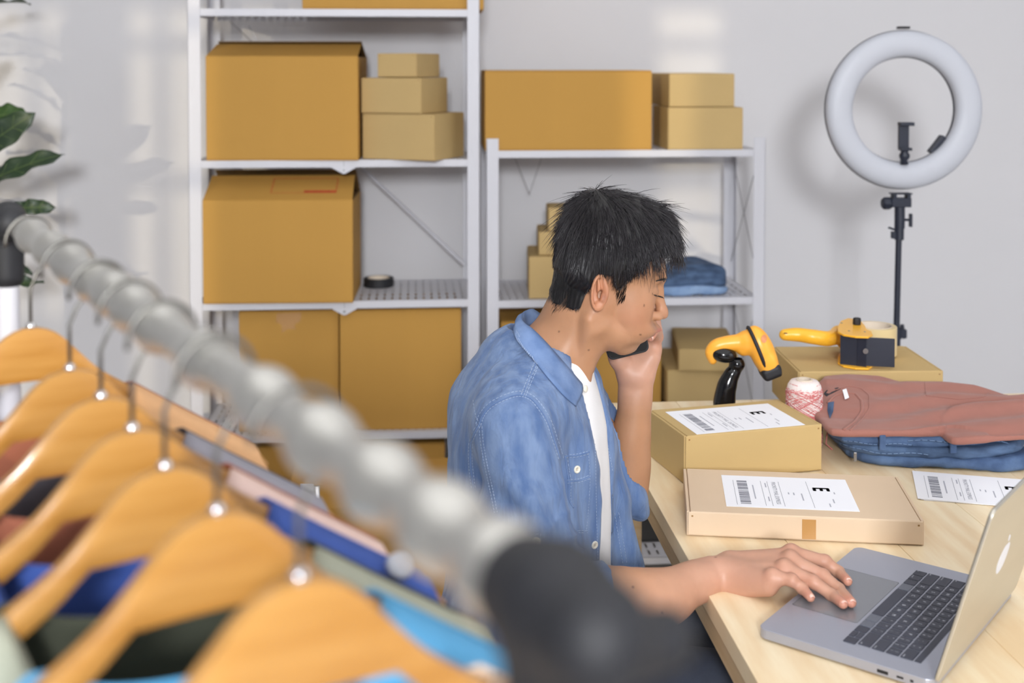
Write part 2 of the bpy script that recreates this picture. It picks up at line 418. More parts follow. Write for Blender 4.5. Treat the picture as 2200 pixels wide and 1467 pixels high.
b = MB(); b.box((U0 - .1, V0 - .1, HZ), (U1 + .1, V1 + .1, HZ + .1), mx=ROOM); struct('ceiling', b, M['ceil'])
fl = empty('floor'); fl['kind'] = 'structure'
bf = MB(); bf.box((U0 - .1, V0 - .1, -0.06), (U1 + .1, V1 + .1, -0.004), mx=ROOM); bf.build('grout_bed', M['kraft_edge'], fl)
proto = None
for iu in range(17):
    for iv in range(14):
        if proto is None:
            t_ = MB(); t_.box((0.0015, 0.0015, -0.012), (0.5985, 0.5985, 0)); proto = t_.build('floor_tile', M['floor'], fl, bevel=0.0015, seg=1); o = proto
        else:
            o = proto.copy(); COL.objects.link(o)
        o.location = RMX(U0 + iu * 0.6, V0 + iv * 0.586, 0); o.rotation_euler = (0, 0, YAW)
# front wall (behind the camera) with tall windows; the openings lie where the sun patches on the back wall say
def trace(px, py=400):
    """room u of the front-wall point whose sun ray lands on the back wall where the photograph shows (px, py)"""
    d = ray(px, py); n = Vector((-SY, CY, 0)); dv = Vector(tuple(d))
    t = (WO - Vector((0, 0, HC))).dot(n) / dv.dot(n); P = Vector((0, 0, HC)) + dv * t
    F0 = RMX(0, V0); t2 = (F0 - P).dot(n) / (-SUN).dot(n); Q = P - SUN * t2
    q = ROOM.inverted() @ Q
    return q.x, q.z
spans = [(trace(-330)[0], trace(132)[0]), (trace(262)[0], trace(640)[0]), (trace(1392)[0], trace(1545)[0])]
ZB, ZT = 0.9, 2.75
b = MB(); u = U0
for (a, c) in spans:
    b.box((u, V0 - .1, 0), (a, V0, HZ), mx=ROOM); b.box((a, V0 - .1, 0), (c, V0, ZB), mx=ROOM); b.box((a, V0 - .1, ZT), (c, V0, HZ), mx=ROOM); u = c
b.box((u, V0 - .1, 0), (U1, V0, HZ), mx=ROOM); struct('wall_front', b, M['wall'])
for i, (a, c) in enumerate(spans):
    b = MB(); w_ = 0.05
    for q in ([68] if i == 0 else [338, 470] if i == 1 else []):
        x = trace(q)[0]; b.box((x - .022, V0 - .06, ZB), (x + .022, V0 - .02, ZT), mx=ROOM)
    if i == 0:
        x = trace(-110)[0]; b.box((x - .03, V0 - .06, ZB), (x + .03, V0 - .02, ZT), mx=ROOM)
    for py in (92, 392, 700):
        z = trace(100, py)[1]; b.box((a, V0 - .06, z - .025), (c, V0 - .02, z + .025), mx=ROOM)
    b.box((a, V0 - .08, ZB), (c, V0, ZB + .04), mx=ROOM)
    struct('window_%d' % (i + 1), b, M['white'])

# ================================================================== shelving units
def deck(w, d, z, x0, y0):
    """perforated shelf panel: a sheet with real slots"""
    b = MB(); per, sl = 0.026, 0.007; nx = int((w - 0.03) / per); xs = [x0]; s = x0 + (w - nx * per) / 2
    for i in range(nx): xs += [s + i * per + (per - sl) / 2, s + i * per + (per + sl) / 2]
    xs.append(x0 + w)
    ny = 6; py = (d - 0.03) / ny; s = y0 + 0.015; ys = [y0]
    for i in range(ny): ys += [s + i * py + 0.008, s + (i + 1) * py - 0.008]
    ys.append(y0 + d)
    base = len(xs); vs = [(x, y, z) for y in ys for x in xs]; fs = []
    for j in range(len(ys) - 1):
        for i in range(len(xs) - 1):
            if i % 2 == 1 and j % 2 == 1: continue
            fs.append((j * base + i, j * base + i + 1, (j + 1) * base + i + 1, (j + 1) * base + i))
    b.add(vs, fs); return b
def shelf_unit(loc, Wd, D, H, levels, label, splice=(), braces=()):
    t = empty('shelving_unit', loc, YAW, label, 'shelving unit', 'white metal shelving units')
    w = 0.02; th = 0.0022
    for (x, y, sx, sy) in ((0, 0, 1, 1), (Wd, 0, -1, 1), (0, D, 1, -1), (Wd, D, -1, -1)):
        b = MB()
        xa, xb = x - w, x + w; ya, yb = (y - 0.0, y + th) if sy > 0 else (y - th, y)
        b.box((xa, ya, 0.0), (xb, yb, H))
        xo = xa if sx > 0 else xb - th
        b.box((xo, min(y, y + sy * 0.036), 0.0), (xo + th, max(y, y + sy * 0.036), H - .003))
        p = b.build('post', M['white'], t)
        if sy > 0:
            for z in levels:
                if z > 0.2:
                    c = MB(); c.lathe([(0, -.004), (.0042, -.004), (.0048, -.002), (.0048, 0)], 10, mx=Matrix.Translation((x + (0.004 * sx), y, z - 0.012)) @ Matrix.Rotation(R(-90), 4, 'X') @ Matrix.Scale(-1, 4, (0, 0, 1)))
                    c.build('bolt', M['steel'], p)
        c = MB(); c.box((x - w - .001, y - .001 if sy > 0 else y - .038, 0), (x + w + .001, y + .038 if sy > 0 else y + .001, .006)); c.build('foot', M['black'], p)
    for i, z in enumerate(levels):
        sh = deck(Wd - 0.004, D - 0.01, z, 0.002, 0.005); sh = sh.build('shelf', M['white'], t)
        md = sh.modifiers.new('solid', 'SOLIDIFY'); md.thickness = 0.001; md.offset = -1
        b = MB(); hh = 0.024
        b.box((w, 0.003, z - hh), (Wd - w, 0.005, z + .0005)); b.box((w, 0.003, z - hh), (Wd - w, 0.018, z - hh + .0015))
        b.box((w, D - .005, z - hh), (Wd - w, D - .003, z + .0005))
        for xx in (0.004, Wd - 0.006): b.box((xx, 0.02, z - hh), (xx + .002, D - .02, z))
        b.build('rail', M['white'], sh)
        if i in splice:
            c = MB(); xm = 0.477; c.prism([(xm - .042, 0), (xm + .042, 0), (xm + .036, -.004), (xm + .004, -.022), (xm - .004, -.022), (xm - .036, -.004)], 0, .0016, mx=Matrix.Translation((0, 0.001, z - hh + .002)) @ Matrix.Rotation(R(90), 4, 'X'))
            pl = c.build('splice_plate', M['white'], sh)
            c = MB(); c.lathe([(0, .003), (.0038, .003), (.0042, 0)], 10, mx=Matrix.Translation((xm, 0, z - hh - .009)) @ Matrix.Rotation(R(90), 4, 'X')); c.build('bolt', M['steel'], sh)
            c = MB(); c.box((xm - .0007, 0.0022, z - hh + .003), (xm + .0007, 0.0032, z)); c.build('joint_gap', M['steel'], sh)
    for (p0, p1, r, m) in braces:
        b = MB()
        if r > 0.004: b.tube([p0, p1], r * .8, 8, flat=0.9)
        else: b.tube([p0, p1], r, 5)
        b.build('brace', M[m], t)
    return t
ZL = [0.06, 0.313, 0.748, 1.211, 1.702, 2.1]
LU = Vector((-1.0235, 3.896, 0))
shelf_unit(LU, 0.90, 0.40, 2.14, ZL, 'taller white metal shelving unit on the left, with bolted posts', (2, 3),
           braces=(((0.49, 0.385, 1.18), (0.885, 0.385, 0.80), 0.010, 'white'), ((0.47, 0.380, 1.19), (0.03, 0.380, 0.80), 0.010, 'white'),
                   ((0.05, 0.405, 1.68), (0.45, 0.405, 1.30), 0.0012, 'steel'), ((0.30, 0.405, 1.30), (0.12, 0.405, 1.66), 0.0012, 'steel')))
RU = Vector((-0.0644, 3.99, 0))
ZR = [0.05, 0.27, 0.738, 1.237]
shelf_unit(RU, 0.90, 0.40, 1.278, ZR, 'shorter white metal shelving unit behind the seated man', (),
           braces=(((0.902, 0.03, 1.20), (0.902, 0.37, 0.80), 0.0013, 'steel'), ((0.902, 0.37, 1.20), (0.902, 0.03, 0.80), 0.0013, 'steel'),
                   ((0.902, 0.03, 0.70), (0.902, 0.37, 0.30), 0.0013, 'steel'), ((0.902, 0.37, 0.70), (0.902, 0.03, 0.30), 0.0013, 'steel'),
                   ((0.10, 0.403, 1.20), (0.16, 0.403, 1.05), 0.0012, 'steel'), ((0.16, 0.403, 1.05), (0.21, 0.403, 1.20), 0.0012, 'steel')))

# ================================================================== boxes
def panel(pts, th, m, name, parent, bev=0.0):
    """flat board from 4 corner points with thickness th (extruded against its normal)"""
    P = [Vector(p) for p in pts]; n = (P[1] - P[0]).cross(P[2] - P[0]).normalized()
    b = MB(); b.add([*P, *[p - n * th for p in P]], [(0, 1, 2, 3), (7, 6, 5, 4), (0, 4, 5, 1), (1, 5, 6, 2), (2, 6, 7, 3), (3, 7, 4, 0)])
    return b.build(name, m, parent)
def carton(loc, yaw, w, d, h, label, group, m='carton', top='closed', flap=0.16, lift=(0.03, 0.05), tape=True, name='carton'):
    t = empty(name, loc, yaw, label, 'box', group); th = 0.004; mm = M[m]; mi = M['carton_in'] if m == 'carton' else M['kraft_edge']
    b = MB(); b.box((0, 0, 0), (w, d, th)); b.box((0, 0, th), (w, th, h)); b.box((0, d - th, th), (w, d, h))
    b.box((0, th, th), (th, d - th, h)); b.box((w - th, th, th), (w, d - th, h)); b.build('body', mm, t, bevel=0.0025, seg=2)
    if top == 'closed':
        g = 0.0016
        for (y0, y1) in ((0.0005, d / 2 - g), (d / 2 + g, d - 0.0005)):
            b = MB(); b.box((0.001, y0, h), (w - 0.001, y1, h + th)); b.build('flap', mm, t, bevel=0.0015, seg=1)
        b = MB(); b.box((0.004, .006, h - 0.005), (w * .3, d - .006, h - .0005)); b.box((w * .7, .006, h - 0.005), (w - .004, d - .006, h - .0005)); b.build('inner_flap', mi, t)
        if tape:
            b = MB(); b.box((0.0, d / 2 - .024, h + th), (w, d / 2 + .024, h + th + .0004)); b.box((-.0006, d / 2 - .024, h - .05), (-.0001, d / 2 + .024, h + th)); b.build('packing_tape', M['tape'], t)
    else:
        lf, lb = lift
        a = math.asin(min(0.95, lf / flap)); cy = flap * math.cos(a)
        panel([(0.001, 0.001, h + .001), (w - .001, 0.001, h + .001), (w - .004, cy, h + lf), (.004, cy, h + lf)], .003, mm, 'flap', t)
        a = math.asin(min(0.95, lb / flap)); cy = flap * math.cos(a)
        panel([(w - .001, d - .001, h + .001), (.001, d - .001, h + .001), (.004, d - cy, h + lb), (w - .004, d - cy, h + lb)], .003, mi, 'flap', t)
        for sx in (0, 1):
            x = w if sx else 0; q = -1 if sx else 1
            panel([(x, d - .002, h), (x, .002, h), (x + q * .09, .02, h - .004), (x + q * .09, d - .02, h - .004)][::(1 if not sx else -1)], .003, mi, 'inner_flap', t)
    return t
def mailer(loc, yaw, w, d, h, label, group, m='kraft', name='mailer_box', cut=True):
    """tuck-in mailer: base with doubled side walls, and a lid whose front panel drops over the front"""
    t = empty(name, loc, yaw, label, 'box', group); mm = M[m]
    b = MB(); b.box((0.0012, 0.004, 0), (w - .0012, d, h - .004))
    b.box((0, .0035, .0005), (.005, d - .001, h - .0006)); b.box((w - .005, .0035, .0005), (w, d - .001, h - .0006))
    b.build('base', mm, t, bevel=0.0012, seg=2)
    l = MB(); l.box((.0062, .001, h - .0042), (w - .0062, d - .0005, h)); l.box((.0022, 0, .0025), (w - .0022, .0034, h - .0008))
    l.build('lid', mm, t, bevel=0.0014, seg=2)
    if cut:
        c = MB()
        for x in (.0062, w - .0122): c.box((x + .0015, -.0003, h - .0085), (x + .0045, .002, h - .0060))
        c.build('tuck_notch', M['kraft_edge'], t)
    return t
def on(px, py, z):  # front-left bottom corner on a shelf
    return T(px, py, z)
def put(pxl, pxr, Y, z): # returns location and width for a front face between two image columns at depth Y
    a = W(pxl, 700, Y); c = W(pxr, 700, Y); return Vector((a.x, Y, z)), (c.x - a.x)
GL = 'orange cartons on the taller unit'
def shelf_y(px, base, back):  # world Y at image column px for a line parallel to the unit front, set back
    x = -1.0
    for _ in range(6): y = base.y + (x - base.x) * math.tan(YAW) + back; x = (px - PX0) / FPX * y
    return y
Y = shelf_y(445, LU, 0.012); l, w = put(446, 770, Y, ZL[3]); carton(l, YAW * .4, w, 0.33, 0.338, 'orange carton with raised flap on the second shelf of the taller unit', GL, top='open', flap=.165, lift=(.042, .052))
Y = shelf_y(436, LU, -0.006); l, w = put(437, 757, Y, ZL[2]); c2 = carton(l, YAW * .6, w, 0.33, 0.336, 'orange carton with a red stamped flap, beside the black tape roll', GL, top='open', flap=.155, lift=(.068, .082))
st = MB(); f0 = Vector((0.205, 0.022, 0.336 + .0135)); sl = math.asin(.068 / .155)
def fp(x, s): return Vector((x, s * math.cos(sl) + .001, 0.336 + .0016 + s * math.sin(sl)))
for (x0, x1, s0, s1) in ((.212, .425, .130, .133), (.212, .425, .040, .042), (.212, .215, .04, .133), (.423, .426, .04, .133), (.32, .424, .042, .056)):
    A = [fp(x0, s0), fp(x1, s0), fp(x1, s1), fp(x0, s1)]; st.add(A, [(0, 1, 2, 3)])
st.build('stamped_mark', M['red_ink'], c2)
Y = shelf_y(512, LU, 0.05); l, w = put(513, 726, Y, ZL[1]); c3 = carton(l, YAW, w, 0.33, 0.395, 'orange carton with torn brown tape, left of the pair under the tape roll shelf', GL, tape=True)
tp = MB(); tp.prism([(.125, .39), (.205, .392), (.200, .362), (.182, .352), (.186, .335), (.160, .338), (.140, .325), (.139, .352), (.120, .362)], 0, .0005, mx=Matrix.Translation((0, 0, 0)) @ Matrix.Rotation(R(90), 4, 'X')); tp.build('torn_tape', M['tape'], c3)
Y = shelf_y(729, LU, 0.03); l, w = put(730, 991, Y, ZL[1]); carton(l, YAW, w, 0.30, 0.397, 'tall orange carton, right of the pair under the tape roll shelf', GL, tape=False)
Y = shelf_y(652, LU, 0.03); l, w = put(653, 1040, Y, ZL[4]); carton(l, YAW * .7, w, 0.30, 0.30, 'orange carton cut off by the top of the photo', GL)
Y = shelf_y(560, LU, 0.03); l, w = put(520, 955, Y, ZL[0]); carton(l, YAW, w, 0.32, 0.20, 'low orange carton beneath the bottom shelf of the taller unit', GL)
KG = 'small kraft boxes on the taller unit'
def corner_box(px, Y, z, yaw, wl, wr, h, label, group, m='kraft'):
    """box whose nearest vertical edge is its front-right corner"""
    c = W(px, 700, Y); e = Matrix.Rotation(yaw, 3, 'Z') @ Vector((wl, 0, 0)); l = Vector((c.x, c.y, z)) - e
    return mailer(l, yaw, wl, wr, h, label, group, m)
corner_box(933, 3.885, ZL[3] + .0006, R(-22), 0.262, 0.235, 0.150, 'kraft box at the bottom of the stack beside the carton with raised flap', KG)
corner_box(905, 3.90, ZL[3] + .152, R(-20), 0.215, 0.22, 0.116, 'kraft box in the middle of the stack beside the carton with raised flap', KG)
corner_box(895, 3.915, ZL[3] + .270, R(-19), 0.138, 0.20, 0.078, 'flat kraft box topping the stack beside the carton with raised flap', KG)
Y = shelf_y(1041, RU, 0.012); l, w = put(1042, 1402, Y, ZR[3]); carton(l, YAW * .8, w, 0.36, 0.262, 'wide orange carton on top of the shorter unit', 'orange cartons on the shorter unit', tape=False)
KR = 'kraft boxes on the shorter unit'
Y = shelf_y(1434, RU, 0.004); l, w = put(1434, 1597, Y, ZR[3]); mailer(l, YAW, w, 0.26, 0.142, 'kraft box on the shorter unit, lower of the two by the wide carton', KR, cut=False)
l2, w2 = put(1436, 1577, Y + .004, ZR[3] + .1435); mailer(l2, YAW * .7, w2, 0.37, 0.112, 'kraft box on the shorter unit, upper of the two by the wide carton', KR, cut=False)
Y = shelf_y(1137, RU, 0.02)
l, w = put(1136, 1300, Y + .01, ZR[2]); mailer(l, YAW - R(4), w, 0.26, 0.142, 'largest kraft box, base of the stepped stack behind the man\'s head', KR, cut=False)
l, w = put(1157, 1290, Y + .03, ZR[2] + .1435); mailer(l, YAW - R(4), w, 0.20, 0.079, 'kraft box in the middle of the stepped stack behind the head', KR, cut=False)
l, w = put(1178, 1285, Y + .04, ZR[2] + .224); mailer(l, YAW - R(3), w, 0.15, 0.079, 'smallest kraft box, top of the stepped stack behind the head', KR, cut=False)
# lower shelf of the shorter unit
Y = shelf_y(1075, RU, 0.05)
l, w = put(1076, 1185, Y, ZR[1]); carton(l, YAW, w + .02, 0.28, 0.385, 'orange carton on the lower shelf, behind the collar of the shirt', 'orange cartons on the shorter unit', tape=False)
l, w = put(1244, 1423, Y - .02, ZR[1]); carton(l, YAW, w, 0.30, 0.335, 'orange carton on the lower shelf, behind the raised forearm', 'orange cartons on the shorter unit', tape=False)
Y = shelf_y(1450, RU, -0.01)
l, w = put(1452, 1566, Y, ZR[1]); mailer(l, YAW, w, 0.30, 0.115, 'kraft box at the foot of the stack right of the forearm', KR, cut=False)
l, w = put(1434, 1566, Y - .02, ZR[1] + .1165); mailer(l, YAW, w + .015, 0.32, 0.116, 'kraft box in the middle of the stack right of the forearm', KR, cut=False)
l, w = put(1458, 1572, Y - .03, ZR[1] + .2335); mailer(l, YAW - R(8), w + .02, 0.34, 0.073, 'flat kraft box on top of the stack right of the forearm', KR, cut=False)
# cartons on the floor
carton((-1.30, 3.55, 0.001), YAW + R(8), 0.30, 0.33, 0.30, 'orange carton on the floor left of the taller unit', 'orange cartons on the floor', tape=False)
carton((-0.62, 3.22, 0.001), YAW, 0.62, 0.40, 0.32, 'large orange carton on the floor in front of the shelving', 'orange cartons on the floor', tape=False)

# black tape roll
t = empty('tape_roll', T(810, 620, ZL[2] + .0005) + Vector((0, .05, 0)), 0, 'black tape roll standing alone on the shelf', 'tape')
b = MB(); b.lathe([(.0385, 0), (.052, 0), (.052, .030), (.0385, .030)], 40, closed=True); b.build('tape', M['black'], t, bevel=.0008, seg=1, auto=40)
b = MB(); b.lathe([(.0365, 0), (.0385, 0), (.0385, .031), (.0365, .031)], 40, closed=True); b.build('core', M['core'], t, auto=40)

# white slotted rack and dark bin on the floor beneath the table
t = empty('slotted_rack', (0.30, 3.55, 0), YAW, 'low white slotted metal rack on the floor under the table', 'rack')
b = deck(0.70, 0.34, 0.055, 0, 0); s_ = b.build('shelf', M['white'], t); md = s_.modifiers.new('solid', 'SOLIDIFY'); md.thickness = .001
for x in (0.0, 0.69):
    for y in (0.0, 0.33):
        b = MB(); b.box((x, y, 0), (x + .01, y + .01, .055)); b.build('leg', M['white'], t)
b = MB(); b.box((0, 0, .035), (.70, .002, .055)); b.build('rail', M['white'], t)
t = empty('storage_bin', (0.30, 3.66, 0.0565), YAW, 'black storage bin behind the white slotted rack', 'bin')
b = MB(); b.box((0, 0, 0), (.40, .22, .16)); b.build('body', M['black'], t, bevel=.01, seg=3)
b = MB(); b.box((-.006, -.006, .16), (.406, .226, .175)); b.build('lid', M['black'], t, bevel=.004, seg=2)
t = empty('metal_stand', (-0.40, 2.45, 0), 0, 'chrome tube and white flat post in front of the floor carton', 'stand')
b = MB(); b.tube([(0, 0, .66), (.006, 0, .3), (.02, 0, 0.03)], .0065, 12); b.build('tube', M['chrome'], t, smooth=True)
b = MB(); b.box((-.035, .01, .03), (-.008, .014, .66)); b.build('post', M['white'], t)
b = MB(); b.box((-.16, -.12, 0.0), (.16, .14, .03)); b.build('base', M['white'], t, bevel=.006)

# ================================================================== the work table
TZ = 0.75; ez = Matrix.Rotation(YAW, 3, 'Z')
TL = T(1424, 1105, TZ)            # a point on the left edge
edge = Vector((-SY * 1.07, CY, 0)).normalized(); back = TL + edge * (2.74 - TL.y); near = TL + edge * (0.95 - TL.y)
ac = Vector((CY, SY, 0)); tw, tl = 1.05, (back - near).length
ta = math.atan2(edge.y, edge.x) - R(90)
tb = empty('work_table', near, ta, 'pale pine work table under the laptop and parcels', 'table')
nb = 6; pw = tw / nb
for i in range(nb):
    b = MB(); b.box((i * pw + .0003, 0, -.030), ((i + 1) * pw - .0003, tl, 0)); b.build('plank', M['pine'], tb, bevel=.0012, seg=2)
b = MB(); b.box((0.004, 0.004, -.066), (tw - .004, .026, -.0302)); b.box((0.004, tl - .026, -.066), (tw - .004, tl - .004, -.0302))
b.box((0.004, .026, -.066), (.026, tl - .026, -.0302)); b.box((tw - .026, .026, -.066), (tw - .004, tl - .026, -.0302)); b.build('apron', M['pine_edge'], tb, bevel=.001)
for (x, y) in ((.03, .10), (tw - .08, .10), (.03, tl - .09), (tw - .08, tl - .09)):
    b = MB(); b.box((x, y, -TZ + .0005), (x + .05, y + .05, -.0305)); b.build('leg', M['pine_edge'], tb, bevel=.003)

# ------------------------------------------------------------------ laptop
A = 1.0; lx = R(-127.6)
P3 = T(1840, 1172, TZ + .016)
lap = empty('laptop', (P3.x, P3.y, TZ), lx, 'open grey laptop on the pine table, under the man\'s right hand', 'laptop')
LW, LD, LH = 0.347, 0.236, 0.0155
def rrect(w, d, r, n=6, x0=0, y0=0):
    pts = []
    for (cx, cy, a0) in ((x0 + w - r, y0 + r, -90), (x0 + w - r, y0 + d - r, 0), (x0 + r, y0 + d - r, 90), (x0 + r, y0 + r, 180)):
        for k in range(n + 1):
            a = R(a0 + 90 * k / n); pts.append((cx + r * math.cos(a), cy + r * math.sin(a)))
    return pts
b = MB(); b.prism(rrect(LW, LD, .013), .0025, LH); b.build('base', M['alu'], lap, bevel=.0009, seg=2)
b = MB(); b.prism(rrect(LW - .012, LD - .012, .010, x0=.006, y0=.006), .0008, .0026); b.build('bottom_plate', M['black'], lap)
for (x, w, nm) in ((.0, .013, 'hdmi_port'), (.0, .0085, 'usb_port'), (.0, .0085, 'usb_port')): pass
for (y, w, h) in ((.165, .0145, .0045), (.190, .009, .003), (.207, .0045, .0035)):
    b = MB(); b.box((LW - .0008, y, .0078 - h / 2), (LW + .0003, y + w, .0078 + h / 2)); b.build('port', M['black'], lap, bevel=.0008)
b = MB(); b.prism(rrect(.162, .0935, .003, x0=.0925, y0=.008), LH - .0005, LH + .00012); tp_ = b.build('trackpad', M['pad'], lap)
b = MB(); o_ = rrect(.163, .0945, .0034, x0=.092, y0=.0075); i_ = rrect(.162, .0935, .003, x0=.0925, y0=.008); n = len(o_)
b.add([(x, y, LH + .00006) for x, y in o_] + [(x, y, LH + .00006) for x, y in i_], [(k, (k + 1) % n, n + (k + 1) % n, n + k) for k in range(n)]); b.build('trackpad_seam', M['ink'], lap)
KX, KY, KP = 0.0345, 0.1055, 0.01905; KWD = 14.58 * KP
b = MB(); b.box((KX - .0015, KY - .0012, LH - .0005), (KX + KWD + .001, KY + 5 * .0187 + .0095, LH + .0001)); b.build('keyboard_well', M['alu'], lap)
rows = [
 [('fn', 1, 1), ('control', 1, 1), ('', 1, 1), ('', 1.27, 2), ('', 5.2, 0), ('', 1.27, 2), ('', 1, 2), ('<', 1, 3), ('^', 1, 4), ('>', 1, 3)],
 [('shift', 2.27, 1), 'Z', 'X', 'C', 'V', 'B', 'N', 'M', '< ,', '> .', '? /', ('shift', 2.27, 5)],
 [('caps lock', 1.79, 1), 'A', 'S', 'D', 'F', 'G', 'H', 'J', 'K', 'L', ': ;', '" \'', ('return', 1.79, 5)],
 [('tab', 1.5, 1), 'Q', 'W', 'E', 'R', 'T', 'Y', 'U', 'I', 'O', 'P', '{ [', '} ]', ('| \\', 1.08, 0)],
 [('~ `', 1, 0), '! 1', '@ 2', '# 3', '$ 4', '% 5', '^ 6', '& 7', '* 8', '( 9', ') 0', '_ -', '+ =', ('delete', 1.58, 5)],
]
glyph_me = {}
def glyph(txt):
    if txt not in glyph_me:
        cu = bpy.data.curves.new('g', 'FONT'); cu.body = txt; cu.align_x = 'CENTER'; cu.align_y = 'CENTER'; cu.resolution_u = 2; cu.size = 1.0
        o = bpy.data.objects.new('g', cu); COL.objects.link(o); dg = bpy.context.evaluated_depsgraph_get()
        me = bpy.data.meshes.new_from_object(o.evaluated_get(dg)); bpy.data.objects.remove(o)
        glyph_me[txt] = ([tuple(v.co) for v in me.vertices], [tuple(p.vertices) for p in me.polygons]); bpy.data.meshes.remove(me)
    return glyph_me[txt]
def text(mb, txt, x, y, z, size, rot=0.0, sx=1.0, anchor='C', fit=None):
    vs, fs = glyph(txt)
    if not vs: return
    xs = [v[0] for v in vs]; w = max(xs) - min(xs)
    if fit: size = fit / w
    dx = {'C': 0, 'L': w / 2, 'R': -w / 2}[anchor] * size * sx
    c, s = math.cos(rot), math.sin(rot)
    mb.add([(x + (v[0] * size * sx + dx) * c - v[1] * size * s, y + (v[0] * size * sx + dx) * s + v[1] * size * c, z) for v in vs], fs)
kz = LH + .0001; kh = .0011; gap = .0021
def key_at(x, y, w, h, leg, shade):
    b = MB(); b.box((x + gap / 2, y + gap / 2, kz), (x + w - gap / 2, y + h - gap / 2, kz + kh))
    k = b.build('key', M['key_light'] if shade else M['key'], lap, bevel=.0007, seg=1)
    if leg:
        g = MB(); zz = kz + kh + .00006
        if len(leg) == 1: text(g, leg, x + w / 2, y + h / 2, zz, .0068)
        elif len(leg) == 3 and leg[1] == ' ':
            text(g, leg[0], x + w / 2, y + h * .70, zz, .0052); text(g, leg[2], x + w / 2, y + h * .30, zz, .0052)
        g.build('legend', M['keyleg'], k)
    return k
for r, row in enumerate(rows):
    x = KX; y = KY + r * .0187
    for q in row:
        if isinstance(q, str): q = (q, 1, 0)
        leg, u_, kd = q; w = u_ * KP
        if kd == 4:
            key_at(x, y, w, .0187 / 2 + .0006, '', 0); key_at(x, y + .0187 / 2 - .0006, w, .0187 / 2 + .0006, '', 0)
        elif kd in (1, 5) and len(leg) > 1:
            k = key_at(x, y, w, .0187, None, 0); g = MB(); zz = kz + kh + .00006
            text(g, leg, x + (.0025 if kd == 1 else w - .0025), y + .0048, zz, .0031, anchor='L' if kd == 1 else 'R'); g.build('legend', M['keyleg'], k)
        elif kd == 3: key_at(x, y, w, .0187, None, 0)
        else: key_at(x, y, w, .0187, leg, 1 if kd == 2 else 0)
        x += w
b = MB(); b.box((KX + gap / 2, KY + 5 * .0187 + .0008, kz), (KX + KWD - gap / 2, KY + 5 * .0187 + .0092, kz + .0006)); b.build('touch_strip', M['key'], lap)
b = MB(); b.tube([(.03, LD - .0005, LH - .001), (LW - .03, LD - .0005, LH - .001)], .004, 12); b.build('hinge', M['black'], lap, smooth=True)
LM = Matrix.Translation((0, LD - .001, LH - .002)) @ Matrix.Rotation(R(74), 4, 'X')   # lid lies in its local xy plane, screen side +z
lid_h = .2385
b = MB(); b.prism(rrect(LW, lid_h, .012, n=8), -.0048, -.0004, mx=LM); lid = b.build('lid', M['alu_lid'], lap, bevel=.0012, seg=2)
b = MB(); b.prism(rrect(LW - .003, lid_h - .003, .010, x0=.0015, y0=.0015), -.0004, .0003, mx=LM); b.build('screen', M['black_gloss'], lid)
pts = []
for k in range(40):
    a = 2 * math.pi * k / 40; r = 1 + .06 * math.cos(3 * a); pts.append((LW / 2 + .016 + .0215 * r * math.cos(a), lid_h * .50 + .0225 * math.sin(a) - .002 * math.exp(-((a - math.pi / 2) / .3) ** 2)))
b = MB(); b.prism(pts, -.0051, -.0047, mx=LM)
lf = []
for k in range(16):
    a = 2 * math.pi * k / 16; x, y = .0035 * math.cos(a), .0062 * math.sin(a); lf.append((LW / 2 + .018 + x * .8 + y * .6, lid_h * .50 + .0305 + y * .8 - x * .6))
b.prism(lf, -.0051, -.0047, mx=LM); b.build('emblem', M['keyleg'], lid)

# ------------------------------------------------------------------ parcels on the table
def ship_label(parent, x, y, z, Lx, Ly, ysk=0.0, seed=1, name='shipping_label', sheet=True):
    """printed sheet lying flat: its long side runs along x, its text reads from far to near (down -y)"""
    rr = random.Random(seed); t = parent
    b = MB()
    if sheet:
        b.box((x, y, z), (x + Lx, y + Ly, z + .0004)); sh = b.build(name, M['paper'], parent)
    else: sh = parent
    zz = z + .00055
    def rect(mb, fx0, fx1, fy0, fy1): # fractions: fx along x (0 left..1 right), fy from far edge (0) to near edge (1)
        X0, X1 = x + fx0 * Lx, x + fx1 * Lx; Y0, Y1 = y + (1 - fy1) * Ly, y + (1 - fy0) * Ly
        mb.add([(X0, Y0, zz), (X1, Y0, zz), (X1, Y1, zz), (X0, Y1, zz)], [(0, 1, 2, 3)])
    bars = MB(); f = .17
    while f < .90:
        w = rr.choice([.008, .012, .018, .03, .04]); rect(bars, .115, .195, f, min(f + w, .92)); f += w + rr.choice([.008, .012, .018])
    bars.build('barcode', M['ink_grey'], sh)
    ln = MB()
    for fx in (.085, .305, .357, .447): rect(ln, fx, fx + .003, .16, .94)
    rect(ln, .670, .673, .12, .95); ln.build('rule', M['ink_grey'], sh)
    e = MB(); text(e, 'E', x + .765 * Lx, y + .64 * Ly, zz, Lx * .18, rot=R(-90), sx=.95)
    # thicken the letter
    n0 = len(e.v); vs0 = list(e.v); fs0 = list(e.f)
    for dx_, dy_ in ((.0012, 0), (-.0012, 0), (0, .0012), (0, -.0012)):
        e.add([(v[0] + dx_, v[1] + dy_, v[2] + .00002) for v in vs0], fs0)
    e.build('letter', M['ink'], sh)
    p = MB(); text(p, 'PRIORITY MAIL EXPRESS', x + .405 * Lx, y + .47 * Ly, zz, .01, rot=R(-90), fit=Ly * .70); p.build('lettering', M['ink_grey'], sh)
    s = MB()
    for (fx, fy0, fy1) in ((.232, .30, .74), (.335, .22, .36), (.335, .66, .80), (.60, .52, .74), (.54, .50, .58), (.50, .50, .56), (.83, .66, .78), (.86, .44, .50), (.79, .80, .90)):
        rect(s, fx, fx + .010, fy0, fy1)
    s.build('small_print', M['ink_light'], sh)
    return sh
B1 = T(1471, 1048); B1 += Vector((0.002, .016, 0))
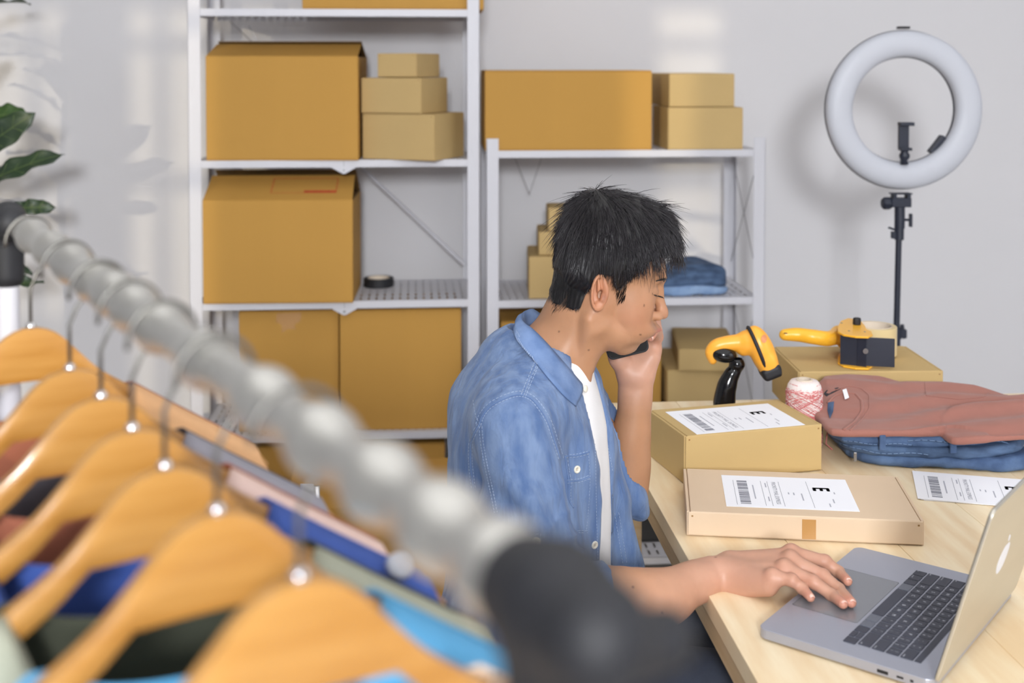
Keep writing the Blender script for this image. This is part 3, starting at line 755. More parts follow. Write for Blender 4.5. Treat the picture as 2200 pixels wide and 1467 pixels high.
bx1 = mailer((B1.x, B1.y, TZ + .0003), R(15.5), .283, .176, .0895, 'kraft parcel with printed label, behind the flat parcel', 'labelled parcels on the table')
ship_label(bx1, .026, .004, .0897, .222, .150, seed=3)
B2 = T(1475, 1152)
bx2 = mailer((B2.x, B2.y, TZ + .0003), R(-6.6), .377, .214, .041, 'flat pale brown parcel with printed label in front of the laptop', 'labelled parcels on the table', m='kraft_pink')
bx2_l = ship_label(bx2, .066, .030, .0412, .215, .153, seed=5)
b = MB(); b.box((.185, -.0004, .004), (.207, .0001, .036)); b.build('tape_tab', M['tape'], bx2)
B3 = T(1715, 799, TZ + .107)
bx3 = mailer((B3.x, B3.y, TZ + .0003), R(1.5), .318, .235, .107, 'kraft box at the back of the table, carrying the tape dispenser', 'labelled parcels on the table')
bx3['group'] = 'parcels on the table'; bx1['group'] = bx2['group'] = 'parcels on the table'
# stack of printed sheets
ps = T(1959.6, 1014); pr = math.atan2(-.05, .19)
for i in range(3):
    lab = ['printed label sheet, top of the stack beside the jeans', 'label sheet in the middle of the stack beside the jeans', 'label sheet at the bottom of the stack beside the jeans'][i]
    k = 2 - i
    o = empty('label_sheet', (ps.x + .002 * i, ps.y - .001 * i, TZ + .0004 + .0009 * k), pr + R(1.2 * i), lab, 'paper', 'printed label sheets')
    b = MB(); b.box((0, -.152, 0), (.222, 0, .0006)); s_ = b.build('sheet', M['paper'], o)
    if i == 0: ship_label(s_, 0.0, -.152, .0002, .222, .152, seed=9, sheet=False)
b = MB(); q = T(1350, 945); b.box((q.x, q.y, TZ + .0004), (q.x + .13, q.y + .15, TZ + .0012)); tag(b.build('paper_sheet', M['paper']), 'white paper sheet on the table between forearm and kraft parcel', 'paper')

# ------------------------------------------------------------------ barcode scanner on its stand
SYc = 2.50
def S(px, py, dy=0.0): return W(px, py, SYc + dy)
sc_ = empty('barcode_scanner', S(1580, 775), 0, 'yellow barcode scanner held in the black curved stand', 'scanner')
def rel(o, p): return Vector(p) - o.location
v = Vol((-0.085, -0.055, -0.055), (.120, .055, .085), .0016)
hp = [rel(sc_, S(1540, 762)), rel(sc_, S(1533, 745)), rel(sc_, S(1552, 738)), rel(sc_, S(1590, 731)), rel(sc_, S(1612, 728))]
schain(v, [rel(sc_, S(1531, 774)), rel(sc_, S(1528, 754)), rel(sc_, S(1546, 741)), rel(sc_, S(1585, 736)), rel(sc_, S(1612, 738))], [.0085, .0115, .0145, .0165, .023], .002)
v.op(cone(rel(sc_, S(1596, 750)), rel(sc_, S(1606, 730)), .013, .02), .01)
hc = rel(sc_, S(1636, 752, -.006)); rot = rotm(0, 28, 0)
v.op(ell(hc, (.026, .030, .054), rotm(0, -22, 0)), .006)
v.op(rbox(hc + Vector((.014, 0, -.030)), (.018, .027, .022), rotm(0, -22, 0), .012), .012)
V_, F_ = v.surface(); V_ = relax(V_, F_, 2)
np_mesh('housing', V_, F_, M['yellow_soft'], sc_)
# dark nose, dark rim, trigger, window
hr = Matrix.Rotation(R(-22), 3, 'Y')
b = MB(); prof = []
v = Vol((-.03, -.06, -.09), (.09, .06, .0), .0016)
v.op(rbox(hc + Vector((.018, 0, -.042)), (.021, .0295, .0135), rotm(0, -22, 0), .009), .0); V_, F_ = v.surface(); np_mesh('nose', relax(V_, F_, 1), F_, M['black'], sc_)
rim = []
for k in range(28):
    a = math.pi * (k / 27.0) * 1.0
    p_ = hc + hr @ Vector((-.010, -.031 * math.cos(a) , -.030 + .086 * math.sin(a) ** .8 if False else 0)); rim.append(p_)
rim = [hc + hr @ Vector((-.008, -.0300 * math.cos(R(a)), .052 * math.sin(R(a)) + .002)) for a in range(-50, 231, 8)]
b.tube(rim, .0038, 8); b.build('rim', M['black'], sc_, smooth=True)
v = Vol((-.085, -.06, -.04), (.0, .06, .05), .0016); v.op(ell(rel(sc_, S(1556, 762, -.006)), (.026, .0185, .0165), rotm(0, 6, 0)), 0); v.op(ell(rel(sc_, S(1601, 767, -.004)), (.008, .010, .006)), 0)
V_, F_ = v.surface(); np_mesh('trigger', V_, F_, M['black_gloss'], sc_)
b = MB(); mm_ = Matrix.Translation(hc) @ hr.to_4x4()
def on_shell(x, y): return hc + hr @ Vector((x, y, 0))
wp = []
for (yy, zz) in ((-.011, .004), (.011, .004), (.011, -.010), (-.011, -.010)):
    xx = .026 * math.sqrt(max(0, 1 - (yy / .030) ** 2 - (zz / .054) ** 2)) + .0006; wp.append(hc + hr @ Vector((xx, yy - .006, zz - .004)))
# build display and status lamp hugging the shell via ray projection
hs_ = [o for o in sc_.children if o.name.startswith('housing')][0]
bvh = BVHTree.FromPolygons([v.co.copy() for v in hs_.data.vertices], [tuple(p.vertices) for p in hs_.data.polygons])
def patch(uvs, name, m, out=.0007):
    pts = []
    dirn = (rel(sc_, Vector((0, 0, HC))) - hc).normalized()
    for (px, py) in uvs:
        o0 = rel(sc_, Vector((0, 0, HC))); d0 = Vector(tuple(ray(px, py))).normalized(); h = bvh.ray_cast(o0, d0)
        if h[0] is None: return None
        pts.append(h[0] + h[1] * (out if h[1].dot(d0) < 0 else -out))
    c = sum(pts, Vector()) / len(pts); b = MB(); n = len(pts); b.add([*pts, c + (Vector((0, 0, HC)) - sc_.location - c).normalized() * .0004], [(i, (i + 1) % n, n) for i in range(n)])
    return b.build(name, m, sc_)
patch([(1639, 746), (1651, 744), (1659, 743), (1663, 750), (1667, 757), (1656, 759), (1645, 761), (1642, 753)], 'display', M['key_light'], .0022)
patch([(1641 + 6 * math.cos(a / 10 * 6.283), 728 + 9 * math.sin(a / 10 * 6.283)) for a in range(10)], 'status_lamp', mat('pink_lens', (214, 140, 96), .3), .0012)
sdn = empty('scanner_stand', S(1565, 880), 0, 'black curved gooseneck stand holding the yellow scanner', 'stand'); sdn.location.z = TZ
v = Vol((-.07, -.08, -.001), (.08, .08, .16), .0018)
g = [rel(sdn, S(1556, 900)), rel(sdn, S(1556, 866)), rel(sdn, S(1561, 832)), rel(sdn, S(1571, 806)), rel(sdn, S(1583, 790))]
schain(v, g, [.0220, .0225, .0200, .0160, .0110], .0015)
v.op(ell(rel(sdn, S(1583, 782)), .0165), .003); v.op(rbox(rel(sdn, S(1578, 766)), (.011, .011, .008), None, .004), .004)
base_c = rel(sdn, S(1556, 900)); base_c.z = .008; v.op(ell((base_c.x, base_c.y, .004), (.052, .058, .016)), .01)
v.op(cone((base_c.x, base_c.y, .012), g[0], .02, .0185), .01); V_, F_ = v.surface(); V_[:, 2] = np.maximum(V_[:, 2], 0.0008)
np_mesh('stand_body', relax(V_, F_, 1), F_, M['black_gloss'], sdn)

# ------------------------------------------------------------------ twine spool
yl = T(1727, 957); yo = empty('twine_spool', (yl.x, yl.y, TZ), 0, 'red and white twine spool between the parcels', 'twine')
b = MB(); b.lathe([(.013, .002), (.0165, .002), (.0165, .136), (.013, .136)], 28, closed=True); b.build('core', M['core'], yo, auto=40)
b = MB(); b.lathe([(.0165, .002), (.034, .004), (.0352, .02), (.0352, .112), (.033, .124), (.027, .1325), (.0165, .1335)], 40); b.build('wound_body', M['twine_w'], yo, smooth=True)
def radius(z): return .0358 if z < .112 else .0358 - (z - .112) * .42
yr = random.Random(4)
for mname, ph, nn in (('twine_w', 0.0, 36), ('twine_r', 1.7, 22)):
    b = MB()
    for s in range(nn):
        turns = yr.uniform(3.5, 5.5); pts = []; up = yr.choice([1, -1]); o1 = yr.uniform(0, 6.28); amp = yr.uniform(.050, .066); zc = yr.uniform(.062, .068)
        for k in range(70):
            a = o1 + turns * 2 * math.pi * k / 69; z = zc + amp * math.sin(a * .37 * up + ph + s); z = min(max(z, .005), .130); r = radius(z) + yr.uniform(-.0005, .0007) + (.0005 if mname == 'twine_r' else 0)
            pts.append((r * math.cos(a), r * math.sin(a), z))
        b.tube(pts, .0008, 4, caps=False)
    o = b.build('twine', M[mname], yo, smooth=True); o['kind'] = 'stuff'
b = MB()
for s in range(5):
    pts = [(.0372 * math.cos(a), .0372 * math.sin(a), .050 + .004 * s + .006 * math.sin(a * 1.0 + s)) for a in np.linspace(0, 2 * math.pi, 40)]
    b.tube(pts, .0011, 4, caps=False)
b.tube([(.037, -.004, .06), (.046, -.010, .05), (.044, -.012, .03), (.041, -.015, .008), (.05, -.03, .0015)], .0011, 4)
b.build('loose_twine', M['twine_r'], yo, smooth=True)

# ------------------------------------------------------------------ tape dispenser lying on its side
TD = TZ + .1075
dz_ = empty('tape_dispenser', T(1845, 775, TD), R(2), 'yellow and black tape gun on top of the kraft box', 'tape dispenser')
def dl(px, py, h): # image point at height h above the box lid, in the dispenser's frame
    return dz_.matrix_basis.inverted() @ T(px, py, TD + h)
rc = dl(1878, 730, .035)
b = MB(); b.lathe([(.0395, .003), (.050, .003), (.050, .068), (.0395, .068)], 56, mx=Matrix.Translation((rc.x, rc.y, 0)), closed=True)
b.build('tape_roll', mat('buff_tape', (222, 200, 150), 0.3, noise=.03), dz_, bevel=.0008, seg=1, auto=40)
b = MB(); b.lathe([(.0375, .002), (.0395, .002), (.0395, .069), (.0375, .069)], 56, mx=Matrix.Translation((rc.x, rc.y, 0)), closed=True); b.build('core', M['core'], dz_, auto=40)
top = [dl(x, y, .0735) for x, y in ((1800, 700), (1806, 689), (1822, 683), (1846, 686), (1857, 697), (1862, 707), (1872, 711), (1875, 718), (1866, 723), (1838, 722), (1812, 718), (1800, 712))]
b = MB(); b.prism([(p.x, p.y) for p in top][::-1], .0690, .0735); b.build('side_plate', M['yellow'], dz_, bevel=.0012)
bot = [(p.x + .0, p.y - .002) for p in top]; b = MB(); b.prism(bot[::-1], .0005, .0045); b.build('side_plate', M['yellow'], dz_, bevel=.0012)
fr = dl(1806, 718, .070); fr2 = dl(1862, 723, .070)
cx = Vector((fr.x, fr.y, 0)); dx = Vector((fr2.x - fr.x, fr2.y - fr.y, 0)); L_ = dx.length; dx.normalize(); nx = Vector((dx.y, -dx.x, 0))
def vbox(p, d, L, z0, z1, th, name, m, n=nx):
    P = [p, p + d * L, p + d * L + n * -th, p + n * -th]; b = MB(); b.prism([(q.x, q.y) for q in P], z0, z1); return b.build(name, m, dz_, bevel=.0008)
vbox(cx + nx * .004, dx, L_ * .64, .004, .0690, .006, 'front_housing', M['navy_black'])
c2_ = cx + nx * .004 + dx * L_ * .64; d2 = (dx + nx * .12).normalized()
vbox(c2_ + nx * .001, d2, L_ * .38, .002, .0715, .003, 'cutter_guard', M['navy_black'])
c3_ = c2_ + d2 * L_ * .38; d3 = (dx * 1.0 + nx * .02 + Vector((0, .22, 0))).normalized()
vbox(c3_ + Vector((0, .004, 0)), d3, .060, .006, .0690, .0015, 'tape_flap', M['navy_black'])
b = MB(); cc = c3_ + nx * .0022; b.lathe([(0, .0), (.006, .0), (.006, .001), (0, .001)], 20, mx=Matrix.Translation((cc.x - .002, cc.y, .040)) @ Matrix.Rotation(R(90), 4, 'X')); b.build('screw_head', M['steel'], dz_)
v = Vol((-.21, -.07, -.002), (.02, .09, .085), .0018)
h0, h1, h2, h3, h4 = dl(1686, 719, .055), dl(1715, 719, .055), dl(1750, 724, .052), dl(1782, 727, .046), dl(1808, 716, .036)
schain(v, [h0, h1, h2, h3, h4], [.0125, .0150, .0160, .0165, .021], .002)
v.op(cone(dl(1808, 712, .05), dl(1814, 745, .012), .013, .010), .012); v.op(cone(dl(1800, 716, .044), dl(1812, 735, .02), .013, .013), .01)
V_, F_ = v.surface(); V_[:, 2] = np.maximum(V_[:, 2], .0006); np_mesh('handle', relax(V_, F_, 2), F_, M['yellow'], dz_)
b = MB(); kp = dl(1841, 693, .078); b.lathe([(0, .018), (.0085, .018), (.0095, .014), (.0095, .004), (.006, 0), (0, 0)], 8, mx=Matrix.Translation((kp.x, kp.y, .071))); b.build('tension_knob', M['black'], dz_, bevel=.001)
for (x, y) in ((1808, 694), (1858, 713), (1824, 711)):
    p = dl(x, y, .0735); b = MB(); b.lathe([(0, .0012), (.0022, .0010), (.0024, 0)], 10, mx=Matrix.Translation((p.x, p.y, .0735))); b.build('screw', M['steel'], dz_)
ho = dl(1688, 716, .068); b = MB(); b.lathe([(0, .0), (.004, 0), (.004, .0015), (0, .0015)], 16, mx=Matrix.Translation((ho.x, ho.y, ho.z - .0006))); b.build('hanging_hole', M['carton_in'], dz_)

# ================================================================== ring light on its tripod
RY = 3.45; rl = W(1941, 236, RY)
ring = empty('ring_light', (rl.x, rl.y, 0), R(3), 'white ring light on a thin dark tripod by the wall', 'ring light')
zc = rl.z; MY = Matrix.Translation((0, 0, zc)) @ Matrix.Rotation(R(90), 4, 'X')   # lathe axis -> -y (front)
ri, ro = .150, .2265; rm = (ri + ro) / 2; hw = (ro - ri) / 2
pr = [(rm + hw * math.cos(R(a)), .002 + .026 * max(0, math.sin(R(a))) ** .8) for a in range(0, 181, 12)]
b = MB(); b.lathe(pr + [(ri, -.004), (ro, -.004)], 72, mx=MY, closed=True); b.build('diffuser', M['diffuser'], ring, smooth=True)
b = MB(); b.lathe([(ri - .0015, -.004), (ro + .0015, -.004), (ro - .004, -.024), (ri + .004, -.024)], 72, mx=MY, closed=True); b.build('housing', M['navy_black'], ring, smooth=False, auto=30)
def rp(px, py, y=0.0):
    p = W(px, py, RY + y); return ring.matrix_basis.inverted() @ p
p = rp(2019, 312); b = MB(); b.box((-.030, .000, -.008), (.030, .03, .008), mx=Matrix.Translation((p.x, .0, p.z)) @ Matrix.Rotation(R(-52), 4, 'Y')); b.build('control_panel', M['navy_black'], ring, bevel=.002)
p = rp(1942, 59); b = MB(); b.box((p.x - .016, -.012, p.z - .004), (p.x + .014, .016, p.z + .003)); b.build('cold_shoe', M['black'], ring, bevel=.001)
c = rp(1936, 290); b = MB(); b.box((c.x - .017, -.03, c.z - .038), (c.x + .012, -.018, c.z + .036)); b.box((c.x - .018, -.045, c.z + .028), (c.x + .022, -.018, c.z + .038)); b.box((c.x - .016, -.045, c.z - .042), (c.x + .016, -.018, c.z - .034)); b.build('phone_clamp', M['navy_black'], ring, bevel=.0015)
b = MB(); b.lathe([(0, -.02), (.012, -.02), (.008, -.01), (.014, -.002), (.015, .006), (.010, .014), (.012, .022), (0, .022)], 20, mx=Matrix.Translation((c.x + .001, -.024, rp(1936, 336).z))); b.build('ball_joint', M['navy_black'], ring, smooth=True)
b = MB(); b.box((c.x - .006, -.022, rp(0, 352).z), (c.x + .008, -.01, rp(0, 330).z)); b.build('clamp_bracket', M['navy_black'], ring)
px_ = rp(1933, 440).x; z1, z2 = rp(0, 417).z, rp(0, 470).z
b = MB(); b.box((px_ - .022, -.014, z1 - .012), (px_ - .013, .016, z1 + .002)); b.box((px_ + .018, -.014, z1 - .012), (px_ + .028, .016, z1 + .002)); b.box((px_ - .028, -.018, z1 - .036), (px_ + .028, .018, z1 - .010)); b.box((px_ - .028, -.016, z1 + .0), (px_ + .032, .016, z1 + .004)); b.build('tilt_bracket', M['navy_black'], ring, bevel=.002)
b = MB(); b.lathe([(0, 0), (.016, 0), (.018, .006), (.018, .020), (.013, .026), (0, .026)], 8, mx=Matrix.Translation((px_ - .026, 0, z1 - .026)) @ Matrix.Rotation(R(-90), 4, 'Y')); b.build('tilt_knob', M['navy_black'], ring, bevel=.001)
b = MB(); b.tube([(px_, 0, z1 - .03), (px_, 0, z1 - .098)], .0145, 16); b.build('spigot_sleeve', M['navy_black'], ring, smooth=False, auto=40)
b = MB(); b.tube([(px_ + .012, 0, z1 - .074), (px_ + .030, 0, z1 - .074)], .004, 10); b.box((px_ + .028, -.006, z1 - .094), (px_ + .036, .006, z1 - .056)); b.build('lock_knob', M['navy_black'], ring, bevel=.0015)
zz = rp(0, 500).z
b = MB(); b.tube([(px_ - .001, 0, zz + .014), (px_ - .001, 0, zz - .020)], .0135, 14); b.box((px_ - .024, -.006, zz - .016), (px_ - .01, .006, zz + .004)); b.tube([(px_ - .010, 0, zz + .008), (px_ - .034, -.004, zz + .016)], .0032, 8); b.build('clamp_lever', M['navy_black'], ring, bevel=.001)
zj = rp(0, 712).z
b = MB(); b.tube([(px_ - .002, 0, zz - .01), (px_ - .006, 0, zj)], .0088, 14); b.build('upper_pole', M['navy_black'], ring, smooth=False, auto=40)
b = MB(); b.tube([(px_ - .006, 0, zj + .012), (px_ - .006, 0, zj - .022)], .0135, 14); b.box((px_ + .004, -.008, zj - .018), (px_ + .022, .008, zj + .006)); b.tube([(px_ + .010, 0, zj + .02), (px_ + .016, 0, zj - .02)], .006, 8); b.build('clamp_lever', M['navy_black'], ring, bevel=.001)
b = MB(); b.tube([(px_ - .006, 0, zj - .01), (px_ - .010, 0, .10)], .0115, 14); b.build('lower_pole', M['navy_black'], ring, auto=40)
b = MB(); b.tube([(px_ - .010, 0, .36), (px_ - .010, 0, .31)], .019, 14); b.build('leg_hub', M['navy_black'], ring, auto=40)
for k in range(3):
    a = R(100 + 120 * k); e = (px_ - .01 + .36 * math.cos(a), .36 * math.sin(a), .012)
    b = MB(); b.tube([(px_ - .01, 0, .34), e], .008, 8); lg = b.build('leg', M['navy_black'], ring)
    b = MB(); m_ = Vector((px_ - .01, 0, .34)).lerp(Vector(e), .5); b.tube([(px_ - .01, 0, .14), m_], .005, 6); b.build('leg_brace', M['navy_black'], ring)
    b = MB(); b.lathe([(0, 0), (.012, 0), (.010, .012), (0, .014)], 12, mx=Matrix.Translation((e[0], e[1], 0.0))); b.build('rubber_foot', M['black'], lg)

# ================================================================== cloth slabs
def poly2(poly):
    P = np.array(poly, float)
    def fn(X, Y):
        d = np.full(np.broadcast(X, Y).shape, 1e9); s = np.ones(d.shape)
        n = len(P)
        for i in range(n):
            a, c = P[i], P[i - 1]; e = c - a; wx, wy = X - a[0], Y - a[1]
            t = np.clip((wx * e[0] + wy * e[1]) / (e @ e), 0, 1); d = np.minimum(d, (wx - e[0] * t) ** 2 + (wy - e[1] * t) ** 2)
            c1 = Y >= a[1]; c2 = Y < c[1]; c3 = e[0] * wy > e[1] * wx
            flip = (c1 & c2 & c3) | (~c1 & ~c2 & ~c3); s = np.where(flip, -s, s)
        return s * np.sqrt(d)
    return fn
def slab(poly, z0, z1, r):
    """rounded slab; z0, z1 are functions of (X, Y)"""
    f2 = poly2(poly); P = np.array(poly)
    def fn(X, Y, Z):
        X2, Y2 = X[:, :, 0], Y[:, :, 0]; d2 = f2(X2, Y2) + 0 * X2; a = z0(X2, Y2) + 0 * d2; b = z1(X2, Y2) + 0 * d2
        zc_ = ((a + b) / 2)[:, :, None]; th = ((b - a) / 2)[:, :, None]; rr = np.minimum(r, th)
        q1 = np.maximum(d2[:, :, None] + rr, 0); q2 = np.maximum(np.abs(Z - zc_) - th + rr, 0)
        return (np.sqrt(q1 ** 2 + q2 ** 2) - rr + np.minimum(np.maximum(d2[:, :, None] + rr, np.abs(Z - zc_) - th + rr), 0)).astype(np.float32)
    return fn, np.array([P[:, 0].min(), P[:, 1].min(), -.05]), np.array([P[:, 0].max(), P[:, 1].max(), .3])
def smooth_poly(pts, it=2):
    for _ in range(it):
        q = []
        for i in range(len(pts)):
            a, c = Vector(pts[i]), Vector(pts[(i + 1) % len(pts)]); q += [tuple(a * .75 + c * .25), tuple(a * .25 + c * .75)]
        pts = q
    return pts
def cloth(name, prims, lo, hi, h, m, parent, amp, sc1, seed, k=.004, floor_z=None, extra=None, cuts=None):
    v = Vol(lo, hi, h)
    for p in prims: v.op(p, k)
    if cuts:
        for p in cuts: v.op(p, .006, cut=True)
    V, F = v.surface(); V = relax(V, F, 1); N = normals(V, F)
    d = amp * (vnoise(V, sc1, seed) + .5 * vnoise(V, np.array(sc1) * 2.3, seed + 1))
    if extra is not None: d = d + extra(V)
    V = V + N * d[:, None]
    if floor_z is not None: V[:, 2] = np.maximum(V[:, 2], floor_z)
    return np_mesh(name, V, F, m, parent)
# folded jeans under the brown shirt
jl = T(1800, 1000); pile = empty('folded_jeans', (jl.x, jl.y, TZ), R(-7), 'blue jeans folded under the brown shirt on the table', 'jeans', 'folded jeans')
jp = [(0, .0), (.12, -.004), (.25, .0), (.345, .015), (.352, .12), (.34, .26), (.18, .28), (0, .27)]
c0 = lambda z: (lambda X, Y: z + 0 * X)
fold = lambda a, b_: (lambda X, Y: a + b_ * np.clip((X - .18) / .16, 0, 1) ** 2)
L1 = slab(smooth_poly([(.01, .004), (.20, -.006), (.345, -.012), (.372, .05), (.36, .26), (.02, .27)]), c0(.001), fold(.022, .012), .010)
L2 = slab(smooth_poly([(-.005, .0), (.18, .002), (.33, -.004), (.366, .06), (.35, .27), (.0, .275)]), fold(.019, .014), fold(.040, .018), .010)
L3 = slab(smooth_poly([(-.022, -.004), (.15, .006), (.34, .012), (.372, .08), (.35, .27), (-.01, .28)]), fold(.038, .018), fold(.060, .020), .011)
LO = Vector((-.06, -.05, -.004)); HI = Vector((.42, .32, .11))
cloth('lower_fold', [L1], LO, HI, .0030, M['denim_md'], pile, .0022, (30, 22, 40), 3, floor_z=.0008)
cloth('middle_fold', [L2], LO, HI, .0030, M['denim_dk'], pile, .0026, (26, 22, 40), 5, floor_z=.001)
cloth('upper_fold', [L3], LO, HI, .0030, M['denim_md'], pile, .0030, (24, 20, 40), 8, floor_z=.001)
pile_bv = [BVHTree.FromPolygons([v.co.copy() for v in o.data.vertices], [tuple(p.vertices) for p in o.data.polygons]) for o in pile.children]
for (x0, x1, z, yy) in ((-.018, .15, .044, -.0095), (-.015, .18, .028, -.006), (.10, .33, .052, .0015)):
    pts = []; up_ = [o for o in pile.children if o.name.startswith(('lower', 'middle', 'upper'))]
    for i in range(15):
        x_, z_ = x0 + .03 + (x1 - x0 - .04) * i / 14, z + .002 * math.sin(i * .7); best = None
        for bb in pile_bv:
            h_ = bb.ray_cast(Vector((x_, -.2, z_)), Vector((0, 1, 0)))
            if h_[0] is not None and (best is None or h_[0].y < best.y): best = h_[0]
        if best is not None: pts.append(best + Vector((0, -.0004, 0)))
    if len(pts) < 15: pts = pts + [pts[-1] + Vector((.002 * (k + 1), 0, 0)) for k in range(15 - len(pts))]
    b = MB(); b.tube(pts, .0024, 6, flat=.5); b.build('seam', M['denim_dk'], pile, smooth=True)
    b = MB()
    for i in range(14):
        a, c = Vector(pts[i]), Vector(pts[i + 1]); b.tube([a + Vector((0, -.0022, .001)), a.lerp(c, .7) + Vector((0, -.0022, .001))], .0006, 4)
    b.build('stitching', M['denim_pl'], pile)
for x in (.075, .205): b = MB(); b.box((x, -.0145, .036), (x + .012, -.009, .066)); b.build('belt_loop', M['denim_md'], pile, bevel=.002)
b = MB(); b.box((.028, -.0105, .012), (.034, -.0075, .03)); b.build('waist_button', M['steel'], pile, bevel=.001)

tee = empty('folded_brown_shirt', (jl.x + .016, jl.y, TZ + .062), R(-7), 'brown folded crew neck shirt on top of the blue jeans', 'shirt')
def tz(X, Y):
    return .016 + .034 * np.clip((Y - .06) / .16, 0, 1) * np.clip(1.12 - X / .34, 0, 1) * np.clip((X + .06) / .05, 0, 1) - .006 * np.clip((X - .2) / .2, 0, 1)
def jz(X, Y): return -.002 + .012 * np.clip((X - .2) / .18, 0, 1) + 0 * X
tp1 = smooth_poly([(-.055, .10), (-.045, .055), (-.040, -.004), (-.028, -.024), (.03, -.022), (.10, -.008), (.185, .004), (.19, .03), (.44, .05), (.46, .20), (.36, .285), (.14, .30), (.0, .27), (-.045, .20)], 1)
tp2 = smooth_poly([(.178, .02), (.185, -.026), (.20, -.032), (.45, .015), (.47, .12), (.3, .15), (.2, .10)], 1)
body = slab(tp1, jz, lambda X, Y: jz(X, Y) + tz(X, Y), .009)
slv = slab(tp2, lambda X, Y: jz(X, Y) - .004, lambda X, Y: jz(X, Y) + .010 + .018 * np.clip((Y - .0) / .12, 0, 1), .005)
def tee_folds(V):
    x, y = V[:, 0], V[:, 1]; g = .0050 * np.sin((y * 1.0 - x * .34) * 75 + .8 * np.sin(x * 22)) * np.clip((x - .03) / .12, 0, 1) * (V[:, 2] > .012)
    return g
ncq = tee.matrix_basis.inverted() @ T(1800, 880, TZ + .108)
to = cloth('fabric', [body, slv], Vector((-.09, -.06, -.02)), Vector((.50, .34, .085)), .0030, M['tee_brown'], tee, .0022, (14, 22, 20), 12, k=.006, extra=tee_folds, cuts=[ell((ncq.x - .008, ncq.y, ncq.z + .004), (.034, .040, .018), rotm(0, -8, 20))])
bvt = BVHTree.FromPolygons([v.co.copy() for v in to.data.vertices], [tuple(p.vertices) for p in to.data.polygons])
def tdrop(x, y, o=.001):
    h = bvt.ray_cast(Vector((x, y, .3)), Vector((0, 0, -1))); return Vector((x, y, (h[0].z if h[0] else .02) + o))
def project(parent, bv, px, py, out=.001):
    Mi = parent.matrix_basis.inverted(); o0 = Mi @ Vector((0, 0, HC)); d0 = (Mi.to_3x3() @ Vector(tuple(ray(px, py)))).normalized()
    h = bv.ray_cast(o0, d0)
    if h[0] is None: return None
    n = h[1] if h[1].dot(d0) < 0 else -h[1]
    return h[0] + n * out
def strip(parent, bv, pts, r, name, m, flat=.6, out=.0004, n=8):
    P = []
    for i in range(len(pts) - 1):
        for k in range(n):
            t = k / n; q = project(parent, bv, pts[i][0] * (1 - t) + pts[i + 1][0] * t, pts[i][1] * (1 - t) + pts[i + 1][1] * t, out)
            if q is not None and (not P or (q - P[-1]).length > 1e-4): P.append(q)
    q = project(parent, bv, *pts[-1], out)
    if q is not None: P.append(q)
    if len(P) < 2: return None
    for _ in range(2): P = [P[0]] + [(P[i - 1] + P[i] * 2 + P[i + 1]) / 4 for i in range(1, len(P) - 1)] + [P[-1]]
    b = MB(); b.tube(P, r, 8, flat=flat); return b.build(name, m, parent, smooth=True)
strip(tee, bvt, [(1778, 866), (1792, 851), (1815, 843), (1838, 846), (1852, 862), (1852, 884), (1838, 905), (1812, 924)], .0032, 'collar_band', M['tee_brown'])
strip(tee, bvt, [(1795, 838), (1822, 829), (1850, 834), (1868, 850), (1868, 878), (1854, 900), (1826, 925)], .0018, 'collar_seam', M['tee_brown'])
def cpatch(parent, bv, uv, name, m, out=.0012):
    P = [project(parent, bv, x, y, out) for x, y in uv]; P = [p for p in P if p is not None]
    if len(P) < 3: return
    c = sum(P, Vector()) / len(P); b = MB(); n = len(P); b.add([*P, c], [(i, (i + 1) % n, n) for i in range(n)]); o = b.build(name, m, parent)
    md = o.modifiers.new('s', 'SOLIDIFY'); md.thickness = .0008; md.offset = 1; return o
cpatch(tee, bvt, [(1810, 842), (1818, 839), (1824, 858), (1815, 862)], 'care_label', M['paper'], .004)
cpatch(tee, bvt, [(1770, 846), (1776, 839), (1800, 833), (1806, 836), (1786, 846), (1776, 852)], 'neck_opening', M['ink'], .001)  # dark patch laid on the cloth for the shade inside the neck
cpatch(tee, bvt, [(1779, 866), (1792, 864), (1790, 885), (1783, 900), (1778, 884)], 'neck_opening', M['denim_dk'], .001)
strip(tee, bvt, [(1987, 822), (1988, 835), (1990, 850)], .0010, 'sleeve_seam', M['tee_brown'])
strip(tee, bvt, [(1990, 850), (2060, 858), (2115, 853), (2124, 845)], .0012, 'sleeve_seam', M['tee_brown'])

# folded jeans on the shorter unit
a = W(1436, 650, 4.05); sj = empty('folded_jeans', (a.x, a.y + .02, ZR[2] + .001), YAW, 'blue jeans folded on the shelf behind the man\'s face', 'jeans', 'folded jeans')
q1 = slab(smooth_poly([(-.04, 0), (.10, -.006), (.215, 0), (.225, .12), (.2, .22), (-.04, .22)]), c0(.001), lambda X, Y: .030 + .006 * np.sin(X * 20), .012)
q2 = slab(smooth_poly([(-.04, .004), (.12, .0), (.212, .008), (.22, .12), (.19, .22), (-.04, .22)]), lambda X, Y: .026 + .006 * np.sin(X * 20), lambda X, Y: .050 + .05 * np.clip(1 - ((X - .13) / .14) ** 2, 0, 1) * np.clip(.4 + (Y) / .10, 0, 1) + 0 * X, .016)
cloth('lower_fold', [q1], Vector((-.08, -.04, -.004)), Vector((.27, .26, .13)), .0045, M['denim_pl'], sj, .003, (20, 20, 30), 31, floor_z=.0005)
cloth('upper_fold', [q2], Vector((-.08, -.04, -.004)), Vector((.27, .26, .14)), .0045, M['denim_dk'], sj, .004, (16, 16, 22), 33, floor_z=.0005)

